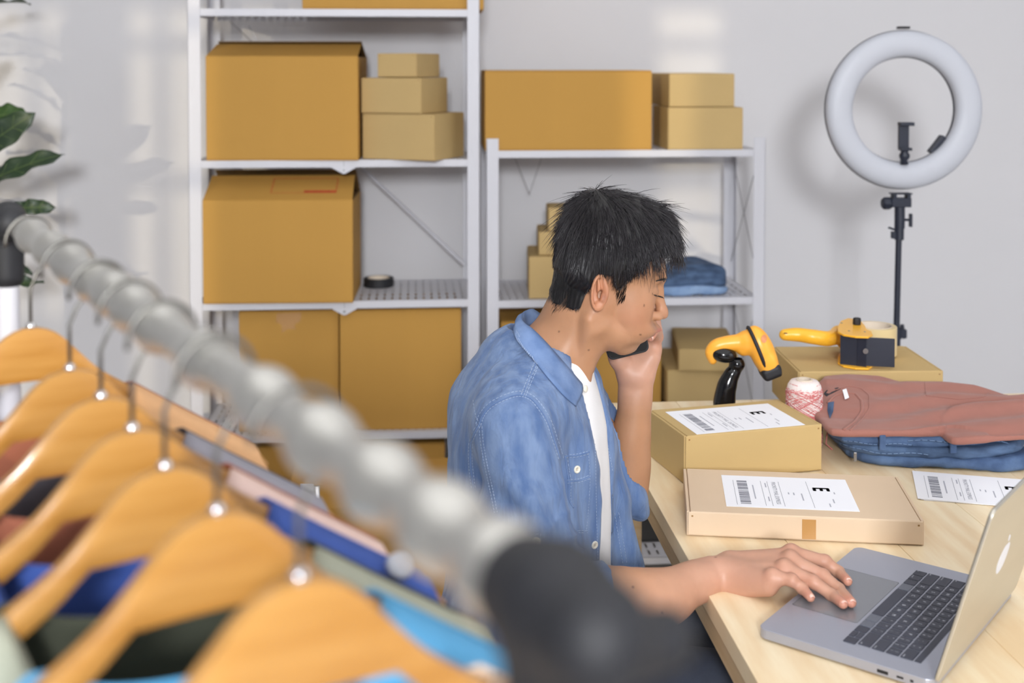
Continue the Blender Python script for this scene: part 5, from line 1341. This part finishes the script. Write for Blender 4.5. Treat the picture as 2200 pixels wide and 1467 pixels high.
# ---- nails
def nail(mb, P, nrm, L=.0062, Wd=.0050, out=.0066):
    d = (Vector(P[-1]) - Vector(P[-2])).normalized(); n = (Vector(nrm) - d * Vector(nrm).dot(d)).normalized(); s = d.cross(n)
    c = Vector(P[-1]) + d * .0008 + n * (out - .0010); vs = []; fs = []
    for i in range(7):
        for j in range(7):
            a, b_ = (i / 6 - .5) * 2, (j / 6 - .5) * 2
            vs.append(c + d * (a * L * (1 - .12 * b_ * b_)) + s * (b_ * Wd) - n * (.0026 * b_ * b_ + .0008 * a * a) + n * .0006 - Vector(MO))
    for i in range(6):
        for j in range(6): fs.append((i * 7 + j, i * 7 + j + 1, i * 7 + j + 8, i * 7 + j + 7))
    mb.add(vs, fs)
for P in (FI, FM, FR, FL):
    b = MB(); nail(b, P, up * .9 + hd * .3 - hl * .15, Wd=.0048 if P is not FL else .0042); o = b.build('nail', M['nail'], man, smooth=True); md = o.modifiers.new('s', 'SOLIDIFY'); md.thickness = .0007
b = MB(); nail(b, fs_[0], Vector((.1, -1, .1)), out=.0074); o = b.build('nail', M['nail'], man, smooth=True); md = o.modifiers.new('s', 'SOLIDIFY'); md.thickness = .0007

# ---- eyes, lashes and brows (head frame)
hd_e = empty('face_frame'); bpy.data.objects.remove(hd_e)
def HW(p): return MH @ Vector(p) - man.location
def wv(p): return Vector(warp(np.array(tuple(p))))
for s in (-1, 1):
    b = MB(); c = Vector((.0772, s * .031, .0000)); vs = []
    o = b.lathe([(0, -.0115), (.0070, -.0092), (.0108, -.0045), (.0118, 0), (.0108, .0045), (.0070, .0092), (0, .0115)], 20, mx=Matrix.Translation(HW(wv(c))) @ MH.to_3x3().to_4x4() @ Matrix.Rotation(R(100), 4, 'Y')); e = b.build('eyeball', M['eye'], man, smooth=True)
    ls = MB(); Lp = []
    for (qx, qy) in [(1404, 634), (1410, 635), (1415, 636.5), (1420, 638), (1424, 639)]:
        hh0 = MHi @ Vector((0, 0, HC)); hd0 = (MHi.to_3x3() @ Vector(tuple(ray(qx, qy - 1)))).normalized(); h = head_bvh.ray_cast(hh0, hd0)
        if h[0] is None or h[0].y > .0: continue
        if s == -1: Lp.append(h[0] - hd0 * .0003)
        else:
            q = head_bvh.find_nearest(Vector((h[0].x, -h[0].y, h[0].z))); Lp.append(q[0])
    if len(Lp) > 1:
        ls.tube([HW(p) for p in Lp], [.0003] + [.0006] * (len(Lp) - 2) + [.0003], 6)
        for k in range(len(Lp) * 4 - 4):
            p0 = Lp[k // 4].lerp(Lp[k // 4 + 1], (k % 4) / 4); p1 = p0 + Vector((.0028, s * .0010, -.0016)); ls.tube([HW(p0), HW(p1), HW(p1 + Vector((.0014, s * .0004, .0001)))], [.00030, .00022, .0001], 3)
    ls.build('eyelashes', M['hair'], man)
    br = MB(); rr = random.Random(5 + s)
    for k in range(130):
        t = rr.random(); w = rr.uniform(-1, 1); p0 = Vector((.10, s * (.048 - .034 * t), .0235 + .0035 * math.sin(t * math.pi) + w * .0028 * (1 - .6 * (1 - t)))); p0 = wv(p0); h = head_bvh.ray_cast(p0 + Vector((.03, s * .02, 0)), Vector((-1, -s * .5, 0)).normalized())
        if h[0] is None: continue
        q = h[0]; n_ = h[1] if h[1].x > 0 else -h[1]; br.tube([HW(q), HW(q + n_ * .0008 + Vector((-.002, s * .0025, .0008))), HW(q + n_ * .0010 + Vector((-.0045, s * .0050, .0002)))], [.00035, .0003, .00012], 3)
    br.build('eyebrow', M['hair'], man)['kind'] = 'stuff'

# ---- hair: a shaped mass plus loose strands
sca = ell((.003, 0, .047), (.0925, .0755, .080)); fo = ell((.038, 0, .045), (.058, .063, .062))
def scalp(X, Y, Z):
    a, b_ = sca[0](X, Y, Z), fo[0](X, Y, Z); nk = cone(nu_, nb_, .054, .0575)[0](X, Y, Z); nk2 = cone(Vector((-.055, 0, -.01)), tl_((.020, 1.932, 1.06)), .034, .045)[0](X, Y, Z)
    return np.minimum(np.minimum(a, b_), np.minimum(nk, nk2))
outer = [ell((.004, 0, .060), (.104, .0885, .094)), ell((.052, 0, .078), (.070, .072, .076)), ell((-.034, 0, .080), (.064, .078, .070)), ell((-.05, 0, .01), (.053, .082, .080)), ell((.088, 0, .078), (.036, .056, .046))]
def hair_fn(X, Y, Z):
    d = outer[0][0](X, Y, Z)
    for o_ in outer[1:]:
        e = o_[0](X, Y, Z); h = np.maximum(.02 - np.abs(d - e), 0) / .02; d = np.minimum(d, e) - h * h * .005
    th = .0028 + .0034 * np.clip((Z + .036) / .03, 0, 1) + .0275 * np.clip((Z + .012) / .062, 0, 1) ** 1.2; front = np.clip((X - .06) / .04, 0, 1); th = th + .02 * front
    zb = np.interp(X, XS, ZS); jag = .0010 * np.sin(X * 420 + Y * 60) * np.sin(X * 171 + 1)
    # fringe hangs lower in the middle of the forehead
    zb = zb + 0 * Y + jag
    low = (zb - Z) * .8
    return np.maximum(np.maximum(d, scalp(X, Y, Z) - th), low).astype(np.float32)
hh_ = Vol((-.125, -.100, -.085), (.140, .100, .168), .0021)
hh_.op((hair_fn, np.array([-.12, -.095, -.08]), np.array([.135, .095, .163])), 0)
CV, CF = hh_.surface(); CV = warp(relax(CV, CF, 2)); CN = normals(CV, CF)
crown = np.array([-.040, 0, .158])
def flow(P, N):
    d = P - crown; d = d + np.array([0, 0, -.10]) * np.clip((np.linalg.norm(d, axis=1, keepdims=True)) / .1, 0, 1.2); d = d - N * (d * N).sum(1, keepdims=True)
    return d / np.maximum(np.linalg.norm(d, axis=1, keepdims=True), 1e-9)
# comb grooves along the flow
ang = np.arctan2(CV[:, 1] - crown[1], CV[:, 0] - crown[0]); rad = np.linalg.norm(CV - crown, axis=1)
gr = .0005 * np.sin(ang * 60 + 5 * vnoise(CV, (26, 26, 26), 3)) * np.clip(rad / .05, 0, 1) + .0018 * vnoise(CV, (55, 55, 30), 9)
CV2 = CV + CN * gr[:, None]
hair = np_mesh('hair', to_world(CV2) - MO, CF, M['hair'], man)
ns = 12000; pick = rng.integers(0, len(CV), ns * 2); keep = CN[pick][:, 2] > -.75; pick = pick[keep][:ns]
P0, N0 = CV[pick], CN[pick]; zz_ = P0[:, 2]; top_ = np.clip((zz_ - .02) / .07, 0, 1)
Ln = (.008 + .030 * top_ - .012 * np.clip((P0[:, 0] - .07) / .03, 0, 1)) * rng.uniform(.6, 1.25, len(P0)); Fd = flow(P0, N0)
jit = rng.normal(0, .17, (len(P0), 3)); Fd = Fd + jit * (.5 + .7 * top_[:, None]); wild = rng.random(len(P0)) < .014
K = 6; pts = np.zeros((len(P0), K, 3)); lift = np.where(wild, .55, .09 + .05 * rng.random(len(P0)))
for k in range(K):
    t = k / (K - 1); s_ = (Ln * t)[:, None]
    pts[:, k] = P0 - N0 * .0015 + Fd * s_ + N0 * (s_ * lift[:, None] * (1 - .75 * t)) + np.array([0, 0, -1.0]) * (s_ * t * .12)
Wp = (pts.reshape(-1, 3) @ np.array(MH.to_3x3()).T + np.array(MH.translation) - MO).reshape(len(P0), K, 3)
Tn = np.gradient(Wp, axis=1); Tn /= np.maximum(np.linalg.norm(Tn, axis=2, keepdims=True), 1e-9); Wn = (N0 @ np.array(MH.to_3x3()).T)[:, None, :]
S1 = np.cross(Tn, Wn); S1 /= np.maximum(np.linalg.norm(S1, axis=2, keepdims=True), 1e-9); S2 = np.cross(Tn, S1)
wid = (.00038 * rng.uniform(.6, 1.5, len(P0)))[:, None] * np.array([1, 1, .95, .85, .6, .15])[None, :]
ringv = np.stack([Wp + (S1 * math.cos(a) + S2 * math.sin(a)) * wid[:, :, None] for a in (0, 2.094, 4.189)], 2)
SV = ringv.reshape(-1, 3); base = (np.arange(len(P0)) * K * 3)[:, None, None]; kk = (np.arange(K - 1) * 3)[None, :, None]; r3 = np.arange(3)[None, None, :]
a_ = base + kk + r3; b_ = base + kk + (r3 + 1) % 3; SF = np.stack([a_, b_, b_ + 3, a_ + 3], -1).reshape(-1, 4)
hs2 = np_mesh('loose_strands', SV, SF, M['hair_strand'], hair); hs2['kind'] = 'stuff'
# fine short hair below the hairline (sideburn, around the ear, nape)
fine = MB(); fr_ = random.Random(8)
def hb(px, py):
    o0 = MHi @ Vector((0, 0, HC)); d0 = (MHi.to_3x3() @ Vector(tuple(ray(px, py)))).normalized(); return head_bvh.ray_cast(o0, d0)
for (poly_, n_, dr) in (([(1312, 600), (1352, 575), (1344, 640), (1330, 648)], 260, (-.15, -1)), ([(1188, 620), (1250, 600), (1238, 655), (1190, 668)], 240, (-.3, -1)), ([(1352, 575), (1400, 560), (1370, 590), (1348, 600)], 120, (.3, -1)), ([(1400, 560), (1450, 560), (1444, 604), (1410, 590)], 150, (.25, -1))):
    for k in range(n_):
        u_, v_ = fr_.random(), fr_.random(); A_, B_, C_, D_ = [Vector(q) for q in poly_]
        q = A_.lerp(B_, u_).lerp(D_.lerp(C_, u_), v_); h = hb(q.x, q.y)
        if h[0] is None: continue
        nn = h[1] if h[1].y < 0 else -h[1]; d_ = Vector((dr[0], 0, dr[1])).normalized(); Lh = fr_.uniform(.005, .010)
        fine.tube([HW(h[0]), HW(h[0] + d_ * Lh * .5 + nn * .0009), HW(h[0] + d_ * Lh + nn * .0010)], [.00028, .00022, .0001], 3)
fo_ = fine.build('fine_hair', M['hair'], hair); fo_['kind'] = 'stuff'

# ---- white T-shirt
def np_part(name, V, F, m, parent=man): return np_mesh(name, V - MO, F, m, parent)
ts = Vol((-.11, 1.76, .62), (.21, 2.12, 1.08), .0036)
ts.op(ell((.032, 1.93, .93), (.112, .160, .15), rT), 0); ts.op(ell((.037, 1.93, .79), (.121, .150, .20), rT), .05); ts.op(ell((.03, 1.93, .66), (.118, .155, .13), rT), .05)
ts.op(cone((.066, 1.93, 1.035), (.05, 1.93, .96), .0635, .09), .03)
nkc = W(1232, 792, 1.915); ts.op(ell((.082, 1.925, 1.092), (.070, .072, .044), rotm(0, 22, 0)), .004, cut=True)
TVt, TFt = ts.surface(); TVt = relax(TVt, TFt, 1); TN = normals(TVt, TFt)
TVt += TN * (.0022 * vnoise(TVt, (26, 26, 7), 21))[:, None]
tsh = np_part('white_tshirt', TVt, TFt, M['tshirt'])
tsh['label'] = 'white crew neck T-shirt'

# ---- denim shirt
sv = Vol((-.165, 1.615, .655), (.275, 2.195, 1.105), .0034)
ft, lt2 = Vector((.966, -.259, 0)), Vector((.259, .966, 0)); C0 = Vector((.032, 1.93, 0))
sv.op(ell((.028, 1.93, .93), (.122, .172, .155), rT), 0); sv.op(ell((.034, 1.93, .79), (.130, .162, .21), rT), .05); sv.op(ell((.022, 1.93, .65), (.134, .172, .14), rT), .05)
sv.op(cone((.000, 1.785, .985), (.078, 2.085, .985), .058, .058), .045)
sv.op(cone((.045, 1.93, 1.035), (.018, 1.82, 1.000), .056, .054), .045); sv.op(cone((.045, 1.93, 1.035), (.075, 2.04, 1.0), .056, .054), .045)
sv.op(cone((.010, 1.93, 1.035), (-.012, 1.93, .97), .062, .085), .04)
# far half of the open front hangs forward
for a_, b_, r1, r2 in (((.118, 1.965, 1.00), (.136, 1.985, .90), .020, .026), ((.136, 1.985, .90), (.160, 2.00, .80), .026, .034), ((.160, 2.00, .80), (.176, 1.995, .68), .034, .042)): sv.op(cone(a_, b_, r1, r2), .03)
# opening strip
c_ = C0 + ft * .155 + lt2 * (-.008); sv.op(rbox((c_.x, c_.y, .84), (.082, .046, .34), rT, .004), .002, cut=True)
# neck hole
sv.op(cone((.074, 1.93, .99), (.052, 1.93, 1.12), .061, .060), .004, cut=True)
# far sleeve, rolled above the elbow
se = W(1343, 1066, 2.085)
fsl = Vol((-.165, 1.615, .655), (.275, 2.195, 1.105), .0034)
sv.op(cone((.082, 2.088, .985), (.150, 2.09, .88), .056, .050), .02); sv.op(cone((.150, 2.09, .88), se, .050, .0400), .015); sv.op(cone(se, W(1374, 1098, 2.075), .036, .012), .012)
sv.op(cone(LW_(1362, 1000, 2.065), LW_(1358, 880, 2.065), .0375, .046), .002, cut=True)
# near sleeve
sh0, sh1, sh2, sh3 = Vector((.002, 1.768, .985)), Vector((.018, 1.738, .888)), Vector((.054, 1.708, .782)), W(1288, 1284, 1.706)
sv.op(cone(sh0, sh1, .0585, .0600), .014); sv.op(cone(sh1, sh2, .0600, .0560), .012); sv.op(cone(sh2, sh3, .0540, .0450), .014)
fa = (W(1400, 1286, 1.722) - sh3).normalized()
cut_c = sh3 + fa * .062; yaw_f = math.degrees(math.atan2(fa.y, fa.x)); sv.op(rbox(cut_c, (.055, .06, .06), rotm(0, math.degrees(-math.asin(fa.z)), yaw_f), .001), .001, cut=True)
sv.op(cone(sh3 - fa * .02, sh3 + fa * .05, .0385, .0385), .0015, cut=True)
SVv, SFf = sv.surface(); SVv = relax(SVv, SFf, 1); SN = normals(SVv, SFf)
# folds of the cloth
Pm = SVv; axis = Vector((sh2 - sh0)).normalized(); ax_ = np.array(axis)
tpar = (Pm - np.array(sh0)) @ ax_; dist = np.linalg.norm((Pm - np.array(sh0)) - tpar[:, None] * ax_, axis=1)
onsl = np.clip((.085 - dist) / .02, 0, 1) * (Pm[:, 1] < 1.84)
el = np.exp(-((np.linalg.norm(Pm - np.array(sh2), axis=1) - .02) / .075) ** 2)
ph = (Pm[:, 2] * 1.0 - Pm[:, 0] * .75 + .3 * Pm[:, 1]) * 150 + 2.6 * vnoise(Pm, (16, 16, 16), 41)
rid = 1 - np.abs(np.sin(ph * .5)) * 1.0
fold1 = .0085 * el * onsl * (rid ** 1.6 - .35)
ph2 = (Pm[:, 0] * .8 + Pm[:, 2] * .55) * 78 + 3.0 * vnoise(Pm, (9, 9, 7), 43)
fold2 = .0055 * onsl * np.clip((tpar - .03) / .05, 0, 1) * (1 - el) * np.sin(ph2)
ph3 = (Pm[:, 0] * 1.0 + Pm[:, 1] * .5) * 62 + (Pm[:, 2] - .9) * 18 + 2.6 * vnoise(Pm, (8, 8, 5), 44)
fold3 = .0046 * (1 - onsl) * np.sin(ph3) * np.clip((1.01 - Pm[:, 2]) / .08, 0, 1)
fine_ = .0013 * vnoise(Pm, (60, 60, 40), 45) + .0018 * vnoise(Pm, (24, 24, 14), 46)
SVv = SVv + SN * (fold1 + fold2 + fold3 + fine_)[:, None]
shirt = np_part('denim_shirt', SVv, SFf, M['shirt'])
sbv = BVHTree.FromPolygons([Vector(v) - man.location for v in SVv], [tuple(f) for f in SFf])
def sp(px, py, out=.0008):
    o0 = Vector((0, 0, HC)) - man.location; d0 = Vector(tuple(ray(px, py))).normalized(); h = sbv.ray_cast(o0, d0)
    if h[0] is None: return None
    n = h[1] if h[1].dot(d0) < 0 else -h[1]; return h[0] + n * out, n
def dens(pl, step=2.0):
    q = []
    for (a, c) in zip(pl[:-1], pl[1:]):
        n = max(1, int(math.hypot(c[0] - a[0], c[1] - a[1]) / step)); q += [(a[0] + (c[0] - a[0]) * i / n, a[1] + (c[1] - a[1]) * i / n) for i in range(n)]
    return q + [pl[-1]]
def spline(pl):
    out = []
    for i in range(len(pl) - 1):
        p0, p1, p2, p3 = [np.array(pl[max(0, min(len(pl) - 1, k))], float) for k in (i - 1, i, i + 1, i + 2)]
        for t in np.linspace(0, 1, 7)[:-1]: out.append(tuple(.5 * ((2 * p1) + (-p0 + p2) * t + (2 * p0 - 5 * p1 + 4 * p2 - p3) * t * t + (-p0 + 3 * p1 - 3 * p2 + p3) * t ** 3)))
    return out + [tuple(pl[-1])]
stitch = MB()
def seam(pl, ridge=True, rows=(-3.5, 3.5), sp_=True, rr=.0016):
    pl = spline(pl); pts = dens(pl)
    if ridge:
        q = [sp(x_, y_, .0003) for x_, y_ in pts]; q = [a[0] for a in q if a]; q = [q[0]] + [a for i, a in enumerate(q[1:], 1) if (a - q[i - 1]).length < .012]
        if len(q) > 4:
            for _ in range(3): q = [q[0]] + [(q[i - 1] + q[i] * 2 + q[i + 1]) / 4 for i in range(1, len(q) - 1)] + [q[-1]]
            b = MB(); b.tube(q[::2] + [q[-1]], rr, 6, flat=.6); b.build('seam', M['shirt_lt'], shirt, smooth=True)
    for off in rows:
        pr_ = []
        for i, (x_, y_) in enumerate(pts):
            a, c = pts[max(0, i - 1)], pts[min(len(pts) - 1, i + 1)]; dx_, dy_ = c[0] - a[0], c[1] - a[1]; l_ = math.hypot(dx_, dy_) or 1
            r_ = sp(x_ - dy_ / l_ * off, y_ + dx_ / l_ * off, .0007); pr_.append(r_[0] if r_ else None)
        acc = 0
        for i in range(len(pr_) - 1):
            if pr_[i] is None or pr_[i + 1] is None or (pr_[i] - pr_[i + 1]).length > .006: continue
            if i % 3 != 2: stitch.tube([pr_[i], pr_[i + 1]], .00042, 3, caps=False)
yoke = [(1030, 913), (1037, 893), (1055, 872), (1085, 856), (1115, 848), (1140, 856), (1160, 878), (1176, 905), (1187, 935), (1197, 965), (1203, 985)]
seam(yoke, rows=(-7, 4))
seam([(1122, 850), (1132, 825), (1145, 795), (1154, 772)], rows=(-3, 3, 7))
seam([(1030, 913), (1020, 930), (1012, 955), (1012, 1000), (1018, 1050)], rows=(-4, 4))
seam([(1033, 915), (1036, 950), (1045, 1000), (1056, 1050), (1066, 1100)], rows=(-3, 3), ridge=False)
seam([(1030, 913), (1020, 895), (1014, 860)], rows=(3,), ridge=False)
# pocket
seam([(1214, 980), (1240, 978), (1266, 971)], rows=(3, -3), rr=.0013); seam([(1214, 980), (1218, 1010), (1222, 1035), (1222, 1072), (1232, 1090)], rows=(-4,), rr=.0013); seam([(1219, 1035), (1245, 1032), (1268, 1024)], rows=(-4, 3), rr=.0012)
seam([(1266, 971), (1270, 1020), (1268, 1075), (1262, 1140)], rows=(3,), ridge=False); seam([(1240, 1140), (1262, 1140)], rows=(0, 4), ridge=False)
# placket edges
seam([(1266, 860), (1270, 920), (1273, 1000), (1274, 1060), (1276, 1140), (1279, 1215)], rows=(-6,), ridge=False)
seam([(1296, 862), (1306, 930), (1320, 1010)], rows=(4,), ridge=False); seam([(1332, 1100), (1340, 1150), (1350, 1210)], rows=(3, 12), ridge=False)
seam([(1142, 1148), (1160, 1146)], rows=(0,), ridge=False); seam([(1142, 1172), (1160, 1172)], rows=(0,), ridge=False); seam([(1142, 1148), (1142, 1172)], rows=(0,), ridge=False); seam([(1162, 1146), (1162, 1172)], rows=(0,), ridge=False)
def button(px, py, r=.0062, ell_=1.0):
    h = sp(px, py, .0004)
    if not h: return
    q = h[1].to_track_quat('Z', 'Y').to_matrix().to_4x4(); b = MB(); b.lathe([(0, .0012), (r * .55, .0012), (r * .62, .0021), (r * .92, .0021), (r, .0012), (r, 0)], 20, mx=Matrix.Translation(h[0]) @ q); bt = b.build('button', M['button'], shirt, smooth=True)
    b = MB()
    for (u_, v_) in ((-.3, -.3), (.3, -.3), (.3, .3), (-.3, .3)): b.lathe([(0, .0014), (r * .10, .0014), (r * .10, .0009)], 8, mx=Matrix.Translation(h[0]) @ q @ Matrix.Translation((u_ * r * .6, v_ * r * .6, 0)))
    b.build('thread_hole', M['carton_in'], bt)
button(1153, 1161); button(1239, 1008, .0058); button(1277, 1170, .0060); button(1271, 900, .0045)
# collar: stand + folded leaf, running round the neck
near_top = [(1122, 673, 1.945), (1119, 684, 1.905), (1128, 696, 1.878), (1145, 708, 1.862), (1175, 738, 1.852), (1207, 774, 1.850), (1232, 803, 1.855), (1252, 826, 1.866)]
near_out = [(1112, 690, 1.950), (1104, 703, 1.895), (1106, 722, 1.862), (1120, 742, 1.842), (1148, 775, 1.828), (1180, 814, 1.822), (1212, 850, 1.822), (1238, 873, 1.828)]
far_top = [(1122, 673, 1.945), (1130, 668, 1.975), (1148, 666, 2.000), (1175, 690, 2.020), (1205, 735, 2.020), (1228, 765, 2.010), (1247, 790, 1.995), (1262, 812, 1.975)]
def rs(P, n):
    P = [W(*p) - man.location for p in P]; out = []
    for k in range(n):
        t = k / (n - 1) * (len(P) - 1); i = min(int(t), len(P) - 2); f = t - i
        p0, p1, p2, p3 = P[max(0, i - 1)], P[i], P[i + 1], P[min(len(P) - 1, i + 2)]
        out.append(.5 * ((2 * p1) + (-p0 + p2) * f + (2 * p0 - 5 * p1 + 4 * p2 - p3) * f * f + (-p0 + 3 * p1 - 3 * p2 + p3) * f ** 3))
    return out
NT, NO = rs(near_top, 30), rs(near_out, 30)
G = np.zeros((30, 10, 3)); cax = Vector((.060, 1.93, 1.06)) - man.location
for i in range(30):
    a, c = NT[i], NO[i]; outv = (a - cax); outv.z = 0; outv = outv.normalized() if outv.length > 1e-6 else Vector((0, -1, 0))
    for j in range(10):
        if j < 3: q = a + Vector((0, 0, -.030 * (1 - j / 3) * 1.0)) - outv * .004 * (1 - j / 3)      # stand, inside
        else:
            t = (j - 3) / 6; q = a.lerp(c, t) + outv * (.004 * math.sin(math.pi * min(1, t * 1.2)))
        G[i, j] = q
def conform(G, gap=.0035):
    o0 = Vector((0, 0, HC)) - man.location
    for i in range(G.shape[0]):
        for j in range(G.shape[1]):
            q = Vector(G[i, j]); d = (q - o0); L_ = d.length; d.normalize(); h = sbv.ray_cast(o0, d)
            if j >= 3 and h[0] is not None and h[3] < L_ + gap: G[i, j] = o0 + d * (h[3] - gap)
    for _ in range(2): G[1:-1, 4:-1] = (G[1:-1, 4:-1] * 2 + G[:-2, 4:-1] + G[2:, 4:-1]) / 4
    return G
collar = grid_mesh(conform(G), 'collar', M['shirt_lt'], shirt, thick=.0022)
FTp = rs(far_top, 30); G = np.zeros((30, 8, 3))
for i in range(30):
    a = FTp[i]; outv = a - cax; outv.z = 0; outv = outv.normalized()
    for j in range(8):
        if j < 3: q = a + Vector((0, 0, -.030 * (1 - j / 3))) - outv * .003 * (1 - j / 3)
        else: t = (j - 3) / 4; q = a + outv * (.016 * t) + Vector((0, 0, -.034 * t - .010 * t * (i > 20) * (i - 20) / 10))
        G[i, j] = q
grid_mesh(G, 'collar', M['shirt_lt'], shirt, thick=.0022)
# collar stitching
cbv = BVHTree.FromPolygons([v.co.copy() for v in collar.data.vertices], [tuple(p.vertices) for p in collar.data.polygons])
for f_ in (.93, .82):
    for i in range(2, 29):
        a = NT[i].lerp(NO[i], f_); c = NT[i + 1 if i < 29 else i].lerp(NO[i + 1 if i < 29 else i], f_)
        for (u_, v_) in ((0, .3), (.5, .8)):
            p, q = a.lerp(c, u_), a.lerp(c, v_); rr_ = []
            for w_ in (p, q):
                h = cbv.find_nearest(w_ + Vector((0, -.01, .002))); rr_.append(h[0] + Vector((-.0002, -.0016, .0004)) if h[0] else w_)
            stitch.tube(rr_, .00042, 3, caps=False)
for f_ in (.2, .4, .6, .8):
    a = NT[28].lerp(NO[28], f_); c = NT[28].lerp(NO[28], f_ + .13); rr_ = []
    for w_ in (a, c): h = cbv.find_nearest(w_ + Vector((0, -.01, .002))); rr_.append(h[0] + Vector((-.0002, -.0016, .0004)))
    stitch.tube(rr_, .00042, 3, caps=False)
so_ = stitch.build('stitching', M['stitch'], shirt); so_['kind'] = 'stuff'
hcb = NT[29] + Vector((.004, -.003, -.006)); b = MB(); b.lathe([(0, .0022), (.0045, .002), (.0056, .001), (.0056, 0)], 18, mx=Matrix.Translation(hcb) @ Vector((.75, -.6, .1)).to_track_quat('Z', 'Y').to_matrix().to_4x4()); b.build('button', M['button'], collar, smooth=True)
# rolled cuffs
def cuff(c, d, r, wdt, name='cuff'):
    d = Vector(d).normalized(); q = d.to_track_quat('Z', 'Y').to_matrix().to_4x4(); b = MB()
    b.lathe([(r - .003, 0), (r + .0005, -.001), (r + .0022, .006), (r + .0022, wdt - .006), (r, wdt), (r - .0035, wdt - .0008), (r - .0045, wdt - .008), (r - .0045, 0)], 48, mx=Matrix.Translation(Vector(c) - man.location) @ q, closed=True)
    o = b.build(name, M['shirt_lt'], shirt, smooth=True)
    for v in o.data.vertices: v.co += Vector((0, 0, .0016 * math.sin(v.co.x * 190 + v.co.z * 90)))
    return o
cuff(sh3 - fa * .026, fa, .0455, .034)
# ---- trousers and shoes
pv = Vol((-.17, 1.62, .05), (.62, 2.22, .76), .0075)
pv.op(ell((.01, 1.93, .585), (.135, .175, .13), rT), 0)
for (h_, k_, f_) in (((.02, 1.835, .555), (.435, 1.735, .585), (.47, 1.74, .10)), ((.02, 2.02, .555), (.45, 2.05, .575), (.40, 2.06, .10))):
    pv.op(cone(h_, k_, .088, .064), .05); pv.op(cone(k_, f_, .062, .048), .03)
PV, PFc = pv.surface(); PV = relax(PV, PFc, 1); PN = normals(PV, PFc); PV += PN * (.004 * vnoise(PV, (22, 22, 22), 60))[:, None]
np_part('trousers', PV, PFc, M['trouser'])
for (fx, fy) in ((.47, 1.74), (.40, 2.06)):
    v = Vol((fx - .09, fy - .07, -.002), (fx + .22, fy + .07, .13), .0045)
    v.op(ell((fx + .07, fy, .035), (.135, .047, .034)), 0); v.op(ell((fx, fy, .065), (.06, .043, .06)), .03); v.op(rbox((fx + .06, fy, .010), (.135, .046, .010), None, .008), .004)
    V_, F_ = v.surface(); V_[:, 2] = np.maximum(V_[:, 2], .001); np_part('shoe', relax(V_, F_, 1), F_, M['black'])
# ---- phone
ph_ = empty('phone', W(1352, 764, 2.017), 0, 'black phone held against the far side of the man\'s face', 'phone')
ph_.rotation_euler = (R(-3), R(-13), R(4))
b = MB(); b.prism(rrect(.071, .146, .010, x0=-.0355, y0=0), -.004, .004, mx=Matrix.Rotation(R(90), 4, 'X')); b.build('case', M['black'], ph_, bevel=.0018)
b = MB(); b.prism(rrect(.066, .140, .008, x0=-.033, y0=.003), .0040, .0044, mx=Matrix.Rotation(R(90), 4, 'X')); b.build('screen', M['black_gloss'], ph_)
# ---- stool he sits on
st_ = empty('stool', (0.0, 1.93, 0), 0, 'dark round stool under the seated man', 'stool')
b = MB(); b.lathe([(0, .41), (.16, .41), (.175, .42), (.178, .445), (.165, .462), (0, .466)], 36); b.build('seat', M['black'], st_, smooth=True, auto=50)
b = MB(); b.tube([(0, 0, .41), (0, 0, .10)], .022, 16); b.build('column', M['steel'], st_, auto=40)
b = MB(); b.lathe([(0, .10), (.03, .10), (.19, .022), (.20, 0.002), (0, .002)], 36); b.build('base', M['black'], st_, smooth=True, auto=50)
